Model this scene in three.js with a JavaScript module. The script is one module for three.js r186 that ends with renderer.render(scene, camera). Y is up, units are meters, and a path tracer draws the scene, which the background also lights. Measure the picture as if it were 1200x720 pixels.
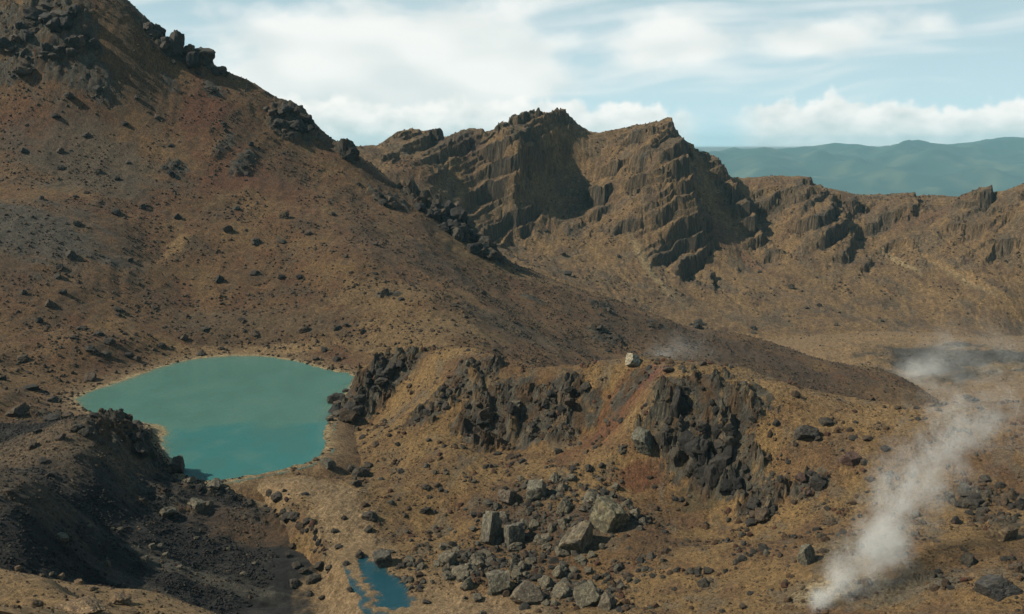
import * as THREE from 'three';
import { mergeVertices, toCreasedNormals } from 'three/addons/utils/BufferGeometryUtils.js';
import { createNoise2D, createNoise3D } from 'simplex-noise';

// ------------------------------------------------------------------ camera, sky, sun, exposure
const scene = new THREE.Scene();
const F = 1080, HORIZON = 172, EYE = 60;            // focal length and horizon row of the 1200 x 720 photograph; eye height above the lake
const PITCH = Math.atan((360 - HORIZON) / F), CP = Math.cos(PITCH), SP = Math.sin(PITCH);
const camera = new THREE.PerspectiveCamera(2 * Math.atan(360 / F) * 180 / Math.PI, 1200 / 720, 0.5, 60000);
camera.position.set(0, EYE, 0);
camera.rotation.x = -PITCH;
const renderer = new THREE.WebGLRenderer({ antialias: true });
renderer.setSize(1024, 614);
renderer.toneMapping = THREE.LinearToneMapping;
renderer.toneMappingExposure = 1.34;
renderer.shadowMap.enabled = true;
const SUN = new THREE.Vector3(-0.71, 0.64, 0.10).normalize();
const sun = new THREE.DirectionalLight(new THREE.Color(1.0, 0.88, 0.71), 5);
sun.name = 'sun'; sun.position.copy(SUN).multiplyScalar(900).add(new THREE.Vector3(0, 0, -350));
sun.target.position.set(0, 0, -350); scene.add(sun, sun.target);
sun.castShadow = true;
Object.assign(sun.shadow.camera, { left: -600, right: 600, top: 600, bottom: -600, near: 1, far: 2500 });
sun.shadow.mapSize.set(4096, 4096);
scene.fog = new THREE.FogExp2(new THREE.Color(0.40, 0.82, 1.0), 0.000046);

// ------------------------------------------------------------------ noise
function rng(seed) { let s = seed | 0; return () => { s = (s + 0x6d2b79f5) | 0; let t = Math.imul(s ^ (s >>> 15), 1 | s); t = (t + Math.imul(t ^ (t >>> 7), 61 | t)) ^ t; return ((t ^ (t >>> 14)) >>> 0) / 4294967296; }; }
const n2 = createNoise2D(rng(7)), n3 = createNoise3D(rng(11));
const clamp = (x, a = 0, b = 1) => x < a ? a : x > b ? b : x;
const mix = (a, b, t) => a + (b - a) * t;
const ss = (a, b, x) => { const t = clamp((x - a) / (b - a)); return t * t * (3 - 2 * t); };
const mixc = (a, b, t) => [a[0] + (b[0] - a[0]) * t, a[1] + (b[1] - a[1]) * t, a[2] + (b[2] - a[2]) * t];
function fbm(x, y, o = 4) { let s = 0, a = 0.5; for (let i = 0; i < o; i++) { s += a * n2(x, y); x = x * 2.03 + 17.1; y = y * 2.03 - 9.7; a *= 0.5; } return s; }
function ridged(x, y, o = 4) { let s = 0, a = 0.5; for (let i = 0; i < o; i++) { s += a * (1 - Math.abs(n2(x, y)) * 2); x = x * 2.07 + 31.7; y = y * 2.07 + 5.3; a *= 0.5; } return s; }
const hash = (i, j, k = 0) => { let h = Math.imul(i, 374761393) ^ Math.imul(j, 668265263) ^ Math.imul(k, 2147483647 ^ 0x5bd1e995); h = Math.imul(h ^ (h >>> 13), 1274126177); h ^= h >>> 16; return (h >>> 0) / 4294967296; };
const W = { f1: 0, f2: 0, id: 0 };
function worley(x, y, k = 0) {
  const ix = Math.floor(x), iy = Math.floor(y); W.f1 = 9; W.f2 = 9;
  for (let a = -1; a <= 1; a++) for (let b = -1; b <= 1; b++) {
    const u = ix + a, v = iy + b, dx = u + hash(u, v, k) - x, dy = v + hash(u, v, k + 1) - y, d = dx * dx + dy * dy;
    if (d < W.f1) { W.f2 = W.f1; W.f1 = d; W.id = hash(u, v, k + 2); } else if (d < W.f2) W.f2 = d;
  }
  W.f1 = Math.sqrt(W.f1); W.f2 = Math.sqrt(W.f2); return W;
}

// ------------------------------------------------------------------ sky: air and clouds
{
  const w = 4096, h = 2048, data = new Float32Array(w * h * 4);
  const zen = [0.065, 0.17, 0.27], hor = [0.56, 0.80, 0.87], white = [0.93, 0.935, 0.90], grey = [0.75, 0.795, 0.78];
  // clouds at measured directions: azimuth and elevation in degrees, half sizes, weight
  const A = (px) => Math.atan((px - 600) / F) * 57.2958, E = (py) => (HORIZON - py) / F * 57.2958;
  const banks = [[A(500), E(110), 11, 2.6, 1.0], [A(540), E(62), 7, 2.2, 0.9], [A(395), E(90), 7, 2.6, 0.7], [A(930), E(52), 7, 1.3, 0.85], [A(800), E(62), 4, 1.6, 0.6], [A(620), E(10), 9, 1.5, 0.5], [A(300), E(60), 6, 3, 0.45]];
  for (let r = 0; r < h; r++) {
    const el = ((r + 0.5) / h - 0.5) * 180, up = Math.max(el, 0);
    const air = mixc(hor, zen, 1 - Math.exp(-up / 15));
    for (let c = 0; c < w; c++) {
      const i = (r * w + c) * 4; data[i + 3] = 1;
      if (el < -0.3) { for (let k = 0; k < 3; k++) data[i + k] = [0.16, 0.13, 0.1][k]; continue; }
      const ang = ((c + 0.5) / w - 0.5) * 2 * Math.PI, X = Math.cos(ang), Z = Math.sin(ang);
      const az = Math.atan2(X, -Z) * 57.2958;
      let col = air;
      // high thin veil and streaks
      const cx = X * 3, cz = Z * 3, wv = n3(cx * 1.3, cz * 1.3, up * .1) * .8;
      const st = .8 * fbm(az * 0.03 + up * 0.05 + 3 + .3 * wv, up * 0.30 - az * 0.02 + wv * .4, 4) + 0.35 * fbm(az * .09, up * .9 - az * .05 + wv, 4);
      const patch = n3(cx * 0.9, cz * 0.9, up * 0.12), thin = 1 - 0.65 * ss(14, 40, up);
      col = mixc(col, white, thin * (.14 + 0.42 * ss(-0.15, 0.6, st + 0.3 * patch)));
      // soft broad banks with billowed edges
      let cov = 0;
      if (Math.abs(az) < 50 && up < 20) for (const [ba, be, sa, se, wt] of banks) { const da = (az - ba) / sa, de = (up - be) / se; cov += wt * Math.exp(-da * da - de * de); }
      else cov = .35 * Math.max(0, n3(cx, cz, up * .08));
      const wx = X * 6, wz = Z * 6, e = up / 8;
      let puff = 0; for (let k = 0, f = 1, g = .55; k < 6; k++, f *= 2.05, g *= .52) puff += g * n3(wx * f, wz * f, e * f * 1.5 + k * 7);
      const bank = ss(.32, .95, cov + .62 * puff - .1 * ss(14, 40, up));
      const lit = clamp(.62 + .75 * n3(wx * 1.6 + 4, wz * 1.6, e * 3.2) + .45 * puff);
      col = mixc(col, mixc(grey, white, lit), bank * .9);
      // low cumulus row standing over the horizon
      const b1 = n3(X * 7, Z * 7, 2), b2 = n3(X * 18, Z * 18, 5), b3 = n3(X * 45, Z * 45, 8);
      const top = 2.3 + .6 * b1 + .34 * b2 + .2 * b3 + .14 * n3(X * 110, Z * 110, 4);
      let edge = 0; for (let k = 0, f = 26, g = .34; k < 4; k++, f *= 2.1, g *= .55) edge += g * n3(X * f, Z * f, up * f * .026);
      const cu = ss(top + .34, top - .22, up + edge) * ss(-.75, -.1, b1 + .35 * n3(X * 12, Z * 12, 11));
      if (cu > 0) {
        let relief = 0; for (let k = 0, f = 20, g = .5; k < 4; k++, f *= 2.1, g *= .55) relief += g * n3(X * f + .6, Z * f, up * f * .03 - .5);
        const sh = clamp(.28 + .5 * (up / top) + .8 * relief);
        col = mixc(col, mixc([.66, .73, .71], [1.0, .98, .93], sh), cu * .95);
      }
      for (let k = 0; k < 3; k++) data[i + k] = col[k] * .80;
    }
  }
  const t = new THREE.DataTexture(data, w, h, THREE.RGBAFormat, THREE.FloatType);
  t.mapping = THREE.EquirectangularReflectionMapping; t.magFilter = t.minFilter = THREE.LinearFilter; t.needsUpdate = true;
  scene.background = t; scene.environment = t;
}

// ------------------------------------------------------------------ from measured picture points to places
const tanOf = (py) => { const v = (360 - py) / F; return (v * CP - SP) / (CP + v * SP); };
function P(px, py, d) { const v = (360 - py) / F, t = d / (CP + v * SP); return new THREE.Vector3((px - 600) / F * t, EYE + (v * CP - SP) * t, -d); }
const PH = (px, py, y) => P(px, py, (y - EYE) / tanOf(py));          // the point at a known height
const FRAME = (x, y, z) => { const dy = y - EYE, f = -z * CP - dy * SP, u = dy * CP - z * SP; return [600 + F * x / f, 360 - F * u / f, f]; };

function polygon(points, y) { return points.map(([a, b]) => { const p = PH(a, b, y); return [p.x, p.z]; }); }
function roundOff(poly, n = 2) { for (let k = 0; k < n; k++) { const o = []; poly.forEach((p, i) => { const q = poly[(i + 1) % poly.length]; o.push([p[0] * 0.75 + q[0] * 0.25, p[1] * 0.75 + q[1] * 0.25], [p[0] * 0.25 + q[0] * 0.75, p[1] * 0.25 + q[1] * 0.75]); }); poly = o; } return poly; }
function signedDistance(poly, x, z) {
  let best = 1e9, inside = false;
  for (let i = 0, j = poly.length - 1; i < poly.length; j = i++) {
    const [ax, az] = poly[i], [bx, bz] = poly[j], ex = bx - ax, ez = bz - az, t = clamp(((x - ax) * ex + (z - az) * ez) / (ex * ex + ez * ez)), dx = x - ax - ex * t, dz = z - az - ez * t, d = dx * dx + dz * dz;
    if (d < best) best = d;
    if ((az > z) !== (bz > z) && x < (bx - ax) * (z - az) / (bz - az) + ax) inside = !inside;
  }
  return inside ? -Math.sqrt(best) : Math.sqrt(best);
}
const BAR = PH(184, 503, 0);                    // a shallow bar at the near side of the lake
const LAKE = roundOff(polygon([[84, 470], [105, 459], [150, 444], [200, 426], [245, 418], [300, 416.5], [345, 423], [380, 434], [420, 440], [408, 458], [388, 482], [378, 505], [380, 525], [368, 540], [330, 550], [288, 558], [255, 564], [225, 562], [200, 545], [186, 515], [172, 500], [140, 492], [105, 482]], 0), 2);
const POOL_Y = -3, POOL = roundOff(polygon([[416, 655], [430, 652], [445, 664], [466, 674], [480, 693], [487, 712], [462, 715], [436, 711], [444, 697], [428, 685], [424, 672]], POOL_Y), 2);
function gridded(poly, pad, cell) {           // signed distance sampled once on a grid
  let x0 = 1e9, x1 = -1e9, z0 = 1e9, z1 = -1e9;
  for (const [x, z] of poly) { x0 = Math.min(x0, x); x1 = Math.max(x1, x); z0 = Math.min(z0, z); z1 = Math.max(z1, z); }
  x0 -= pad; z0 -= pad; x1 += pad; z1 += pad;
  const nx = Math.ceil((x1 - x0) / cell) + 2, nz = Math.ceil((z1 - z0) / cell) + 2, a = new Float32Array(nx * nz);
  for (let j = 0; j < nz; j++) for (let i = 0; i < nx; i++) a[j * nx + i] = signedDistance(poly, x0 + i * cell, z0 + j * cell);
  const f = (x, z) => {
    const u = (x - x0) / cell, v = (z - z0) / cell, i = Math.floor(u), j = Math.floor(v);
    if (i < 0 || j < 0 || i >= nx - 1 || j >= nz - 1) return pad;
    const s = u - i, t = v - j, k = j * nx + i;
    return mix(mix(a[k], a[k + 1], s), mix(a[k + nx], a[k + nx + 1], s), t);
  };
  f.box = [x0, x1, z0, z1]; return f;
}
const lakeSD = gridded(LAKE, 30, 0.8), poolSD = gridded(POOL, 12, 0.25);

// smooth surface through measured points (thin plate)
function thinPlate(points, lambda = 2e-4) {
  const n = points.length, N = n + 3, S = 100, M = [];
  const U = (r2) => r2 < 1e-12 ? 0 : 0.5 * r2 * Math.log(r2);
  for (let i = 0; i < N; i++) M.push(new Float64Array(N + 1));
  for (let i = 0; i < n; i++) {
    for (let j = 0; j < n; j++) { const dx = (points[i].x - points[j].x) / S, dz = (points[i].z - points[j].z) / S; M[i][j] = U(dx * dx + dz * dz); }
    M[i][i] += lambda; M[i][n] = M[n][i] = 1; M[i][n + 1] = M[n + 1][i] = points[i].x / S; M[i][n + 2] = M[n + 2][i] = points[i].z / S; M[i][N] = points[i].y;
  }
  for (let c = 0; c < N; c++) {
    let p = c; for (let r = c + 1; r < N; r++) if (Math.abs(M[r][c]) > Math.abs(M[p][c])) p = r;
    [M[c], M[p]] = [M[p], M[c]];
    for (let r = c + 1; r < N; r++) { const f = M[r][c] / M[c][c]; if (f) for (let k = c; k <= N; k++) M[r][k] -= f * M[c][k]; }
  }
  const w = new Float64Array(N);
  for (let r = N - 1; r >= 0; r--) { let s = M[r][N]; for (let k = r + 1; k < N; k++) s -= M[r][k] * w[k]; w[r] = s / M[r][r]; }
  return (x, z) => { let s = w[n] + w[n + 1] * x / S + w[n + 2] * z / S; for (let i = 0; i < n; i++) { const dx = (points[i].x - x) / S, dz = (points[i].z - z) / S; s += w[i] * U(dx * dx + dz * dz); } return s; };
}
const V = (x, y, z) => new THREE.Vector3(x, y, z);
const bodies = [];
// a crest line: the land falls away behind each of its points
const crest = (list, back, drop) => list.flatMap(([a, b, d]) => { const p = P(a, b, d), q = P(a, b + drop, d + back); return [p, q]; });

class Body {
  constructor(name, [x0, x1, z0, z1], cell, coarse, points, low = () => 0) {
    Object.assign(this, { name, x0, x1, z0, z1, cell, crags: [], ribs: [], patches: [], coarse });
    const s0 = thinPlate(points.map((p) => { p = p.isVector3 ? p.clone() : P(...p); p.y -= low(p.x, p.z); return p; })), s = (x, z) => s0(x, z) + low(x, z);
    this.nx = Math.ceil((x1 - x0) / coarse) + 2; this.nz = Math.ceil((z1 - z0) / coarse) + 2; this.a = new Float32Array(this.nx * this.nz);
    for (let j = 0; j < this.nz; j++) for (let i = 0; i < this.nx; i++) this.a[j * this.nx + i] = s(x0 + i * coarse, z0 + j * coarse);
    bodies.push(this);
  }
  has(x, z) { return x >= this.x0 && x <= this.x1 && z >= this.z0 && z <= this.z1; }
  smooth(x, z) {
    const u = clamp((x - this.x0) / this.coarse, 0, this.nx - 1.001), v = clamp((z - this.z0) / this.coarse, 0, this.nz - 1.001), i = Math.floor(u), j = Math.floor(v);
    const s = u - i, t = v - j, k = j * this.nx + i, a = this.a;
    return mix(mix(a[k], a[k + 1], s), mix(a[k + this.nx], a[k + this.nx + 1], s), t);
  }
  cragMask(x, z) {
    let m = 0;
    for (const c of this.crags) {
      const dx = x - c.x, dz = z - c.z;
      if (dx * dx + dz * dz > c.far) continue;
      const u = (dx * c.cos + dz * c.sin) / c.rx, v = (dz * c.cos - dx * c.sin) / c.rz, r = Math.sqrt(u * u + v * v) + 0.38 * fbm(x / c.grain, z / c.grain, 3);
      const k = c.amp * ss(1.05, 0.62, r); if (k > m) m = k;
    }
    return m;
  }
  h(x, z) { return this.detail(x, z, this.smooth(x, z)); }
  // crag: a patch of bedrock breaking through, given by picture point, half sizes in metres, direction, height
  crag(px, py, rx, rz, turn, amp, grain) { const p = sightOn(this, px, py); if (!p) return; const a = turn * Math.PI / 180, r = Math.max(rx, rz) * 1.6; this.crags.push({ x: p.x, z: p.z, rx, rz, cos: Math.cos(a), sin: Math.sin(a), amp, grain: grain ?? Math.max(1.5, Math.min(rx, rz) * 0.6), far: r * r }); }
  patch(px, py, r, rz, turn, color, strength = 1) { const p = sightOn(this, px, py); if (!p) return; const a = turn * Math.PI / 180; this.patches.push({ x: p.x, z: p.z, rx: r, rz, cos: Math.cos(a), sin: Math.sin(a), color, strength, far: (Math.max(r, rz) * 1.8) ** 2 }); }
  tint(x, z, c) {
    for (const p of this.patches) {
      const dx = x - p.x, dz = z - p.z;
      if (dx * dx + dz * dz > p.far) continue;
      const u = (dx * p.cos + dz * p.sin) / p.rx, v = (dz * p.cos - dx * p.sin) / p.rz, r = Math.sqrt(u * u + v * v) + 0.55 * fbm(x / (p.rx * 0.5), z / (p.rz * 0.5), 4);
      c = mixc(c, p.color, p.strength * ss(1.1, 0.45, r));
    }
    return c;
  }
}
function sightOn(body, px, py) {
  for (let d = 30, prev = 30; d < 1000; prev = d, d += 1.5) {
    const p = P(px, py, d); if (!body.has(p.x, p.z)) continue;
    if (body.smooth(p.x, p.z) >= p.y) { let a = prev, b = d; for (let k = 0; k < 12; k++) { const m = (a + b) / 2, q = P(px, py, m); if (body.smooth(q.x, q.z) >= q.y) b = m; else a = m; } return P(px, py, b); }
  }
  return null;
}
function ground(x, z) { let m = -1e4; for (const b of bodies) if (b.has(x, z)) { const y = b.smooth(x, z); if (y > m - 16) { const k = b.h(x, z); if (k > m) m = k; } } return m; }
function sight(px, py) {
  for (let d = 35, prev = 35; d < 1000; prev = d, d += d < 250 ? 0.6 : 1.5) {
    const p = P(px, py, d);
    if (ground(p.x, p.z) >= p.y) { let a = prev, b = d; for (let k = 0; k < 8; k++) { const m = (a + b) / 2, q = P(px, py, m); if (ground(q.x, q.z) >= q.y) b = m; else a = m; } return P(px, py, b); }
  }
  return null;
}
// broken bedrock: stacked blocks of several sizes
function blocks(x, z, s) {
  const wx = x + 0.35 * s * n2(x / s * 0.8, z / s * 0.8), wz = z + 0.35 * s * n2(x / s * 0.8 + 50, z / s * 0.8);
  let w = worley(wx / s, wz / s, 3); let y = (w.id - 0.35) * 1.0 + 0.25 * Math.min(1, (w.f2 - w.f1) * 2.5);
  w = worley(wx / s * 2.3 + 9, wz / s * 2.3, 13); y += (w.id - 0.5) * 0.55 + 0.12 * Math.min(1, (w.f2 - w.f1) * 2.5);
  w = worley(wx / s * 5.3 + 19, wz / s * 5.3, 23); y += (w.id - 0.5) * 0.14;
  return y;
}
// shore: land meets the lake and the pool
function shore(x, z, h, reach, rise = 0.05) {
  const sd = lakeSD(x, z);
  if (sd < 29) { const edge = sd + 0.9 * fbm(x / 5, z / 5, 3) + 3.2 * Math.exp(-((x - BAR.x) ** 2 + (z - BAR.z) ** 2) / 50); h = edge < 0 ? Math.min(h, Math.max(-4, 0.13 * edge)) : mix(0.03 + rise * edge, h, ss(0.4, reach, edge)); }
  const pd = poolSD(x, z);
  if (pd < 11) { const edge = pd + 1.3 * fbm(x / 2.2, z / 2.2, 4); h = edge < 0 ? POOL_Y + Math.max(-0.9, 0.35 * edge) : mix(POOL_Y + 0.04 + 0.07 * edge, h, ss(0.2, 7, edge)); }
  return h;
}

// ------------------------------------------------------------------ the land
const OCHRE = [0.184, 0.115, 0.047], TAN = [0.255, 0.162, 0.074], BROWN = [0.118, 0.064, 0.026], RED = [0.105, 0.038, 0.017], UMBER = [0.066, 0.039, 0.019], ROCK = [0.036, 0.034, 0.030], GREY = [0.098, 0.090, 0.070], SCREE = [0.088, 0.064, 0.038], BLACK = [0.010, 0.0103, 0.0105], PALE = [0.33, 0.26, 0.15], SAND = [0.205, 0.140, 0.075];

const mountain = new Body('mountain_slope', [-330, 200, -540, -150], 0.76, 2.5, [
  ...crest([[100, -38, 420], [150, 2, 420], [200, 50, 422], [250, 76, 424], [300, 100, 425], [350, 130, 425], [400, 170, 425], [430, 188, 425], [470, 220, 426], [520, 248, 426], [585, 300, 425], [640, 324, 425], [700, 348, 425], [760, 368, 426], [830, 386, 428], [900, 400, 430], [960, 421, 432], [1050, 446, 436]], 20, 12),
  [0, 400, 240], [0, 240, 312], [0, 60, 392], [0, -60, 440], [-120, 240, 320], [-120, 60, 400], [100, 300, 292], [100, 150, 372], [100, 400, 246], [60, 440, 228], [80, -100, 450],
  [200, 200, 362], [200, 330, 300], [200, 100, 402], [200, 400, 264], [330, 330, 306], [330, 220, 370], [330, 385, 276], [330, 160, 404], [260, 270, 332],
  [400, 290, 322], [450, 330, 302], [520, 352, 290], [450, 400, 264], [540, 394, 264], [600, 404, 276], [650, 408, 296], [700, 414, 322], [640, 370, 350], [560, 322, 366], [500, 270, 380], [450, 240, 388], [800, 412, 366], [900, 432, 388], [980, 452, 396], [740, 385, 378],
  V(-70, -2, -250), V(-60, -3, -215), V(-30, 1, -250), V(20, -9, -225), V(80, -30, -250), V(140, -44, -300), V(-120, 6, -200), V(-160, 18, -200), V(-100, 0, -170), V(0, -8, -170), V(100, -40, -180),
  V(-190, 100, -500), V(-120, 70, -490), V(-60, 25, -490), V(0, -15, -490), V(60, -42, -490), V(120, -58, -480), V(-280, 130, -520), V(-300, 70, -330), V(190, -60, -440), V(180, -58, -360),
], (x, z) => 2.4 * fbm(x / 60, z / 60, 3));
const slope = new Body('near_ridge', [-85, 150, -268, -64], 0.36, 2, [
  [386, 490, 200], [410, 452, 208], ...crest([[440, 424, 212], [480, 415, 210], [550, 407, 205], [600, 421, 195], [650, 431, 186], [700, 428, 181], [740, 423, 178], [830, 427, 172], [900, 443, 168], [1000, 468, 159], [1100, 476, 153], [1200, 472, 151], [1300, 463, 150]], 10, 9),
  [420, 560, 167], [450, 500, 188], [480, 450, 202], [500, 560, 161], [500, 620, 147], [550, 520, 175], [560, 600, 149], [560, 466, 184], [592, 466, 183], [560, 514, 179], [598, 522, 176], [440, 488, 201], [404, 497, 198], [620, 640, 139], [650, 540, 163], [705, 500, 172], [720, 600, 143], [700, 690, 124], [770, 463, 162], [825, 457, 160], [880, 468, 156], [772, 548, 155], [818, 578, 149.5], [868, 600, 142], [905, 632, 132], [850, 640, 127], [850, 700, 111], [955, 560, 140], [950, 640, 118], [950, 715, 101], [1050, 540, 138], [1050, 640, 111], [1150, 560, 131], [1150, 640, 106], [1190, 710, 89], [1100, 710, 94], [1300, 640, 108], [1300, 740, 86],
  PH(450, 700, -3), PH(450, 650, -2.7), PH(400, 620, -1.6), PH(380, 562, 0.2), PH(330, 572, 0.4), PH(400, 585, 0), PH(500, 712, -2.5), PH(600, 714, -1.4), PH(400, 716, -2.6), PH(340, 640, -3.2), PH(300, 690, -5), PH(250, 650, -5), PH(360, 700, -3.6), PH(290, 610, -3), PH(550, 690, -1.7), PH(480, 670, -2.2),
  V(-60, -4, -205), V(-15, -6, -246), V(30, -8, -235), V(70, -8, -215), V(110, -2, -200), V(140, 0, -195), V(60, -25, -262), V(130, -20, -250), V(-30, 1, -100), V(10, 5, -90), V(30, 6, -70), V(-80, -4, -150), V(-70, -4, -110), V(-40, 0, -70),
], (x, z) => 0.9 * fbm(x / 24, z / 24, 3));
const spur = new Body('black_spur', [-150, -8, -222, -84], 0.36, 2, [
  [155, 503, 161], [120, 513, 152], [90, 529, 142], [40, 565, 125], [0, 590, 115], [0, 530, 150], [20, 550, 136], [40, 502, 179], [90, 497, 188], [120, 500, 182], [185, 553, 160], [230, 571, 157], [290, 591, 153], [345, 618, 148], [380, 645, 144.5], [175, 530, 163], [165, 514, 166],
  [100, 600, 131], [150, 570, 145], [200, 620, 139], [100, 680, 115], [200, 700, 119], [300, 650, 138.5], [300, 710, 124.5], [0, 640, 108], [40, 650, 109], [385, 705, 127], [340, 690, 130], [340, 655, 137.5], [-60, 600, 112], [-60, 530, 150], [60, 489, 198], [250, 660, 133],
  V(-30, -4, -172), V(-45, -4, -185), V(-70, -2, -205), V(-110, 0, -218), V(-145, 8, -215), V(-118, 4, -196), V(-145, 10, -185), V(-100, 11, -150), V(-145, 12, -150), V(-140, 16, -95), V(-60, 8, -95), V(-22, -3, -104), V(-14, -4.5, -135), V(-10, -6, -165), V(-40, 1, -90),
]);
const lip = new Body('near_shoulder', [-80, -4, -104, -40], 0.3, 2, [
  ...crest([[-80, 655, 72], [0, 664, 70], [60, 678, 67], [110, 699, 63], [150, 716, 60], [200, 732, 57]], 5, 16), [0, 720, 60], [60, 720, 60], [-80, 720, 60], [240, 760, 50],
  V(-35, 17, -84), V(-50, 18, -86), V(-35, 4, -100), V(-60, 8, -102), V(-20, 8, -88), V(-8, 10, -70), V(-6, 22, -50), V(-90, 38, -60), V(-60, 45, -30), V(-20, 44, -28), V(-6, 34, -28), V(-90, 14, -105), V(-22, 22, -70), V(-10, 3, -108),
]);
const far_ridge = new Body('far_ridge', [-200, 560, -880, -470], 1.2, 4, [
  ...crest([[380, 178, 640], [430, 173, 645], [460, 160, 680], [490, 157, 690], [540, 165, 700], [565, 163, 705], [600, 152, 720], [630, 142, 722], [650, 140, 722], [672, 145, 730], [690, 154, 740], [740, 151, 740], [775, 148, 730], [800, 164, 722], [835, 192, 716], [850, 204, 722], [900, 208, 730], [960, 221, 735], [1000, 229, 730], [1050, 231, 720], [1100, 231, 700], [1130, 237, 690], [1160, 230, 670], [1195, 219, 640], [1260, 202, 620], [1350, 192, 600]], 24, 9),
  [1200, 385, 545], [1100, 380, 548], [1000, 396, 512], [950, 392, 525], [760, 345, 562], [800, 330, 592], [700, 320, 582], [620, 310, 562], [900, 330, 602], [950, 352, 574], [1300, 380, 545],
  [700, 262, 652], [600, 262, 634], [800, 300, 626], [900, 292, 656], [1000, 290, 648], [1100, 290, 624], [1100, 340, 584], [1180, 300, 596], [1180, 350, 560], [500, 205, 622], [560, 212, 652], [480, 250, 580],
  [600, 180, 676], [605, 230, 642], [650, 190, 706], [655, 240, 668], [690, 200, 706], [770, 190, 680], [760, 230, 655], [790, 280, 632], [850, 232, 698], [862, 270, 664], [960, 270, 648], [930, 250, 672],
  V(-150, 30, -640), V(-150, -30, -520), V(0, -40, -490), V(150, -52, -490), V(300, -52, -490), V(500, -50, -490),
  V(-150, 20, -860), V(0, 20, -860), V(100, 20, -870), V(200, -20, -870), V(350, -50, -860), V(530, -40, -860), V(540, 30, -700),
], (x, z) => 3 * fbm(x / 48, z / 48, 3));
const floor = new Body('crater_floor', [-20, 460, -640, -215], 1.3, 5, [
  V(0, -52, -300), V(0, -52, -600), V(200, -50, -300), V(200, -50, -450), V(300, -50, -520), V(450, -48, -600), V(450, -48, -300), V(150, -51, -540), V(200, -52, -230), V(430, -50, -230), V(20, -56, -230), V(190, -46, -455), V(225, -44.5, -470), V(170, -48, -440), V(260, -46, -450),
]);

mountain.detail = (x, z, s) => {
  const d = -z;
  let h = s + 0.55 * (ridged(x / 17 + 0.4 * n2(x / 40, z / 40), z / 42, 3) - .3) + 0.35 * fbm(x / 5, z / 5, 3) + 0.12 * fbm(x / 1.6 + 8, z / 1.6, 2);
  const m = mountain.cragMask(x, z);
  if (m > 0) h += m * (blocks(x, z, 5.5) * 1.15 + 0.15);
  return shore(x, z, h, 16, 0.06);
};
slope.detail = (x, z, s) => {
  let h = s - .35 * bedAt(x, z) - (z > -178 ? 4 * ss(3.5, 10, -20 + (z + 131) * .735 - x + 2.5 * fbm(x / 9, z / 9, 3)) * ss(-178, -168, z) : 0) + 0.42 * fbm(x / 6.5, z / 6.5, 3) + 0.17 * fbm(x / 1.7, z / 1.7, 3);
  const m = slope.cragMask(x, z);
  if (m > 0) h += m * ss(-.3, .4, n2(x / 6 + 70, z / 6)) * (.8 * blocks(x, z, 3.2) + .25 + .35 * ridged(x / 2.6, z / 2.6, 2));
  h += 0.10 * ridged(x / 1.1 - z / 3, z / 3.2 + x / 5, 2);
  return shore(x, z, h, 6 + 3 * n2(x / 14, z / 14), 0.05);
};
spur.detail = (x, z, s) => {
  let h = s + 0.8 * fbm(x / 18, z / 18, 3) + 0.4 * fbm(x / 5, z / 5, 3) + 0.14 * fbm(x / 1.4, z / 1.4, 3);
  const m = spur.cragMask(x, z);
  if (m > 0) h += m * (blocks(x, z, 2.4) + 0.15);
  return shore(x, z, h, 4, 0.06);
};
lip.detail = (x, z, s) => s + 0.35 * fbm(x / 7, z / 7, 4) + 0.08 * fbm(x / 0.9, z / 0.9, 3);
// ribs: bedrock ribs that run down the far wall, gentle on one side and sheer on the other
const BEDS = { rock: 0 };
const RIBS = [
  { p: [[668, 138, 732], [650, 160, 712], [628, 195, 690], [612, 235, 655], [600, 268, 630]], a: [2, 10, 16, 14, 4], l: 34, r: 3.5 },
  { p: [[560, 168, 708], [545, 195, 680], [530, 225, 650]], a: [1, 5, 3], l: 30, r: 6 },
  { p: [[780, 146, 730], [790, 180, 705], [800, 220, 676], [812, 262, 648], [822, 300, 628]], a: [2, 11, 18, 16, 4], l: 36, r: 3.5 },
  { p: [[838, 190, 716], [852, 215, 700], [880, 250, 672], [905, 290, 650]], a: [4, 13, 15, 4], l: 14, r: 4 },
  { p: [[945, 222, 735], [965, 255, 690], [985, 285, 655], [1000, 300, 640]], a: [1, 5, 9, 3], l: 26, r: 5 },
  { p: [[1060, 232, 715], [1062, 262, 680], [1075, 290, 640]], a: [1, 4, 2], l: 26, r: 7 },
  { p: [[1130, 236, 690], [1145, 265, 650], [1160, 300, 610]], a: [1, 5, 2], l: 26, r: 7 },
  { p: [[725, 200, 700], [712, 230, 672], [700, 262, 648]], a: [1, 7, 2], l: 22, r: 4 },
].map((r) => ({ ...r, w: r.p.map((q) => P(...q)) }));
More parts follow.
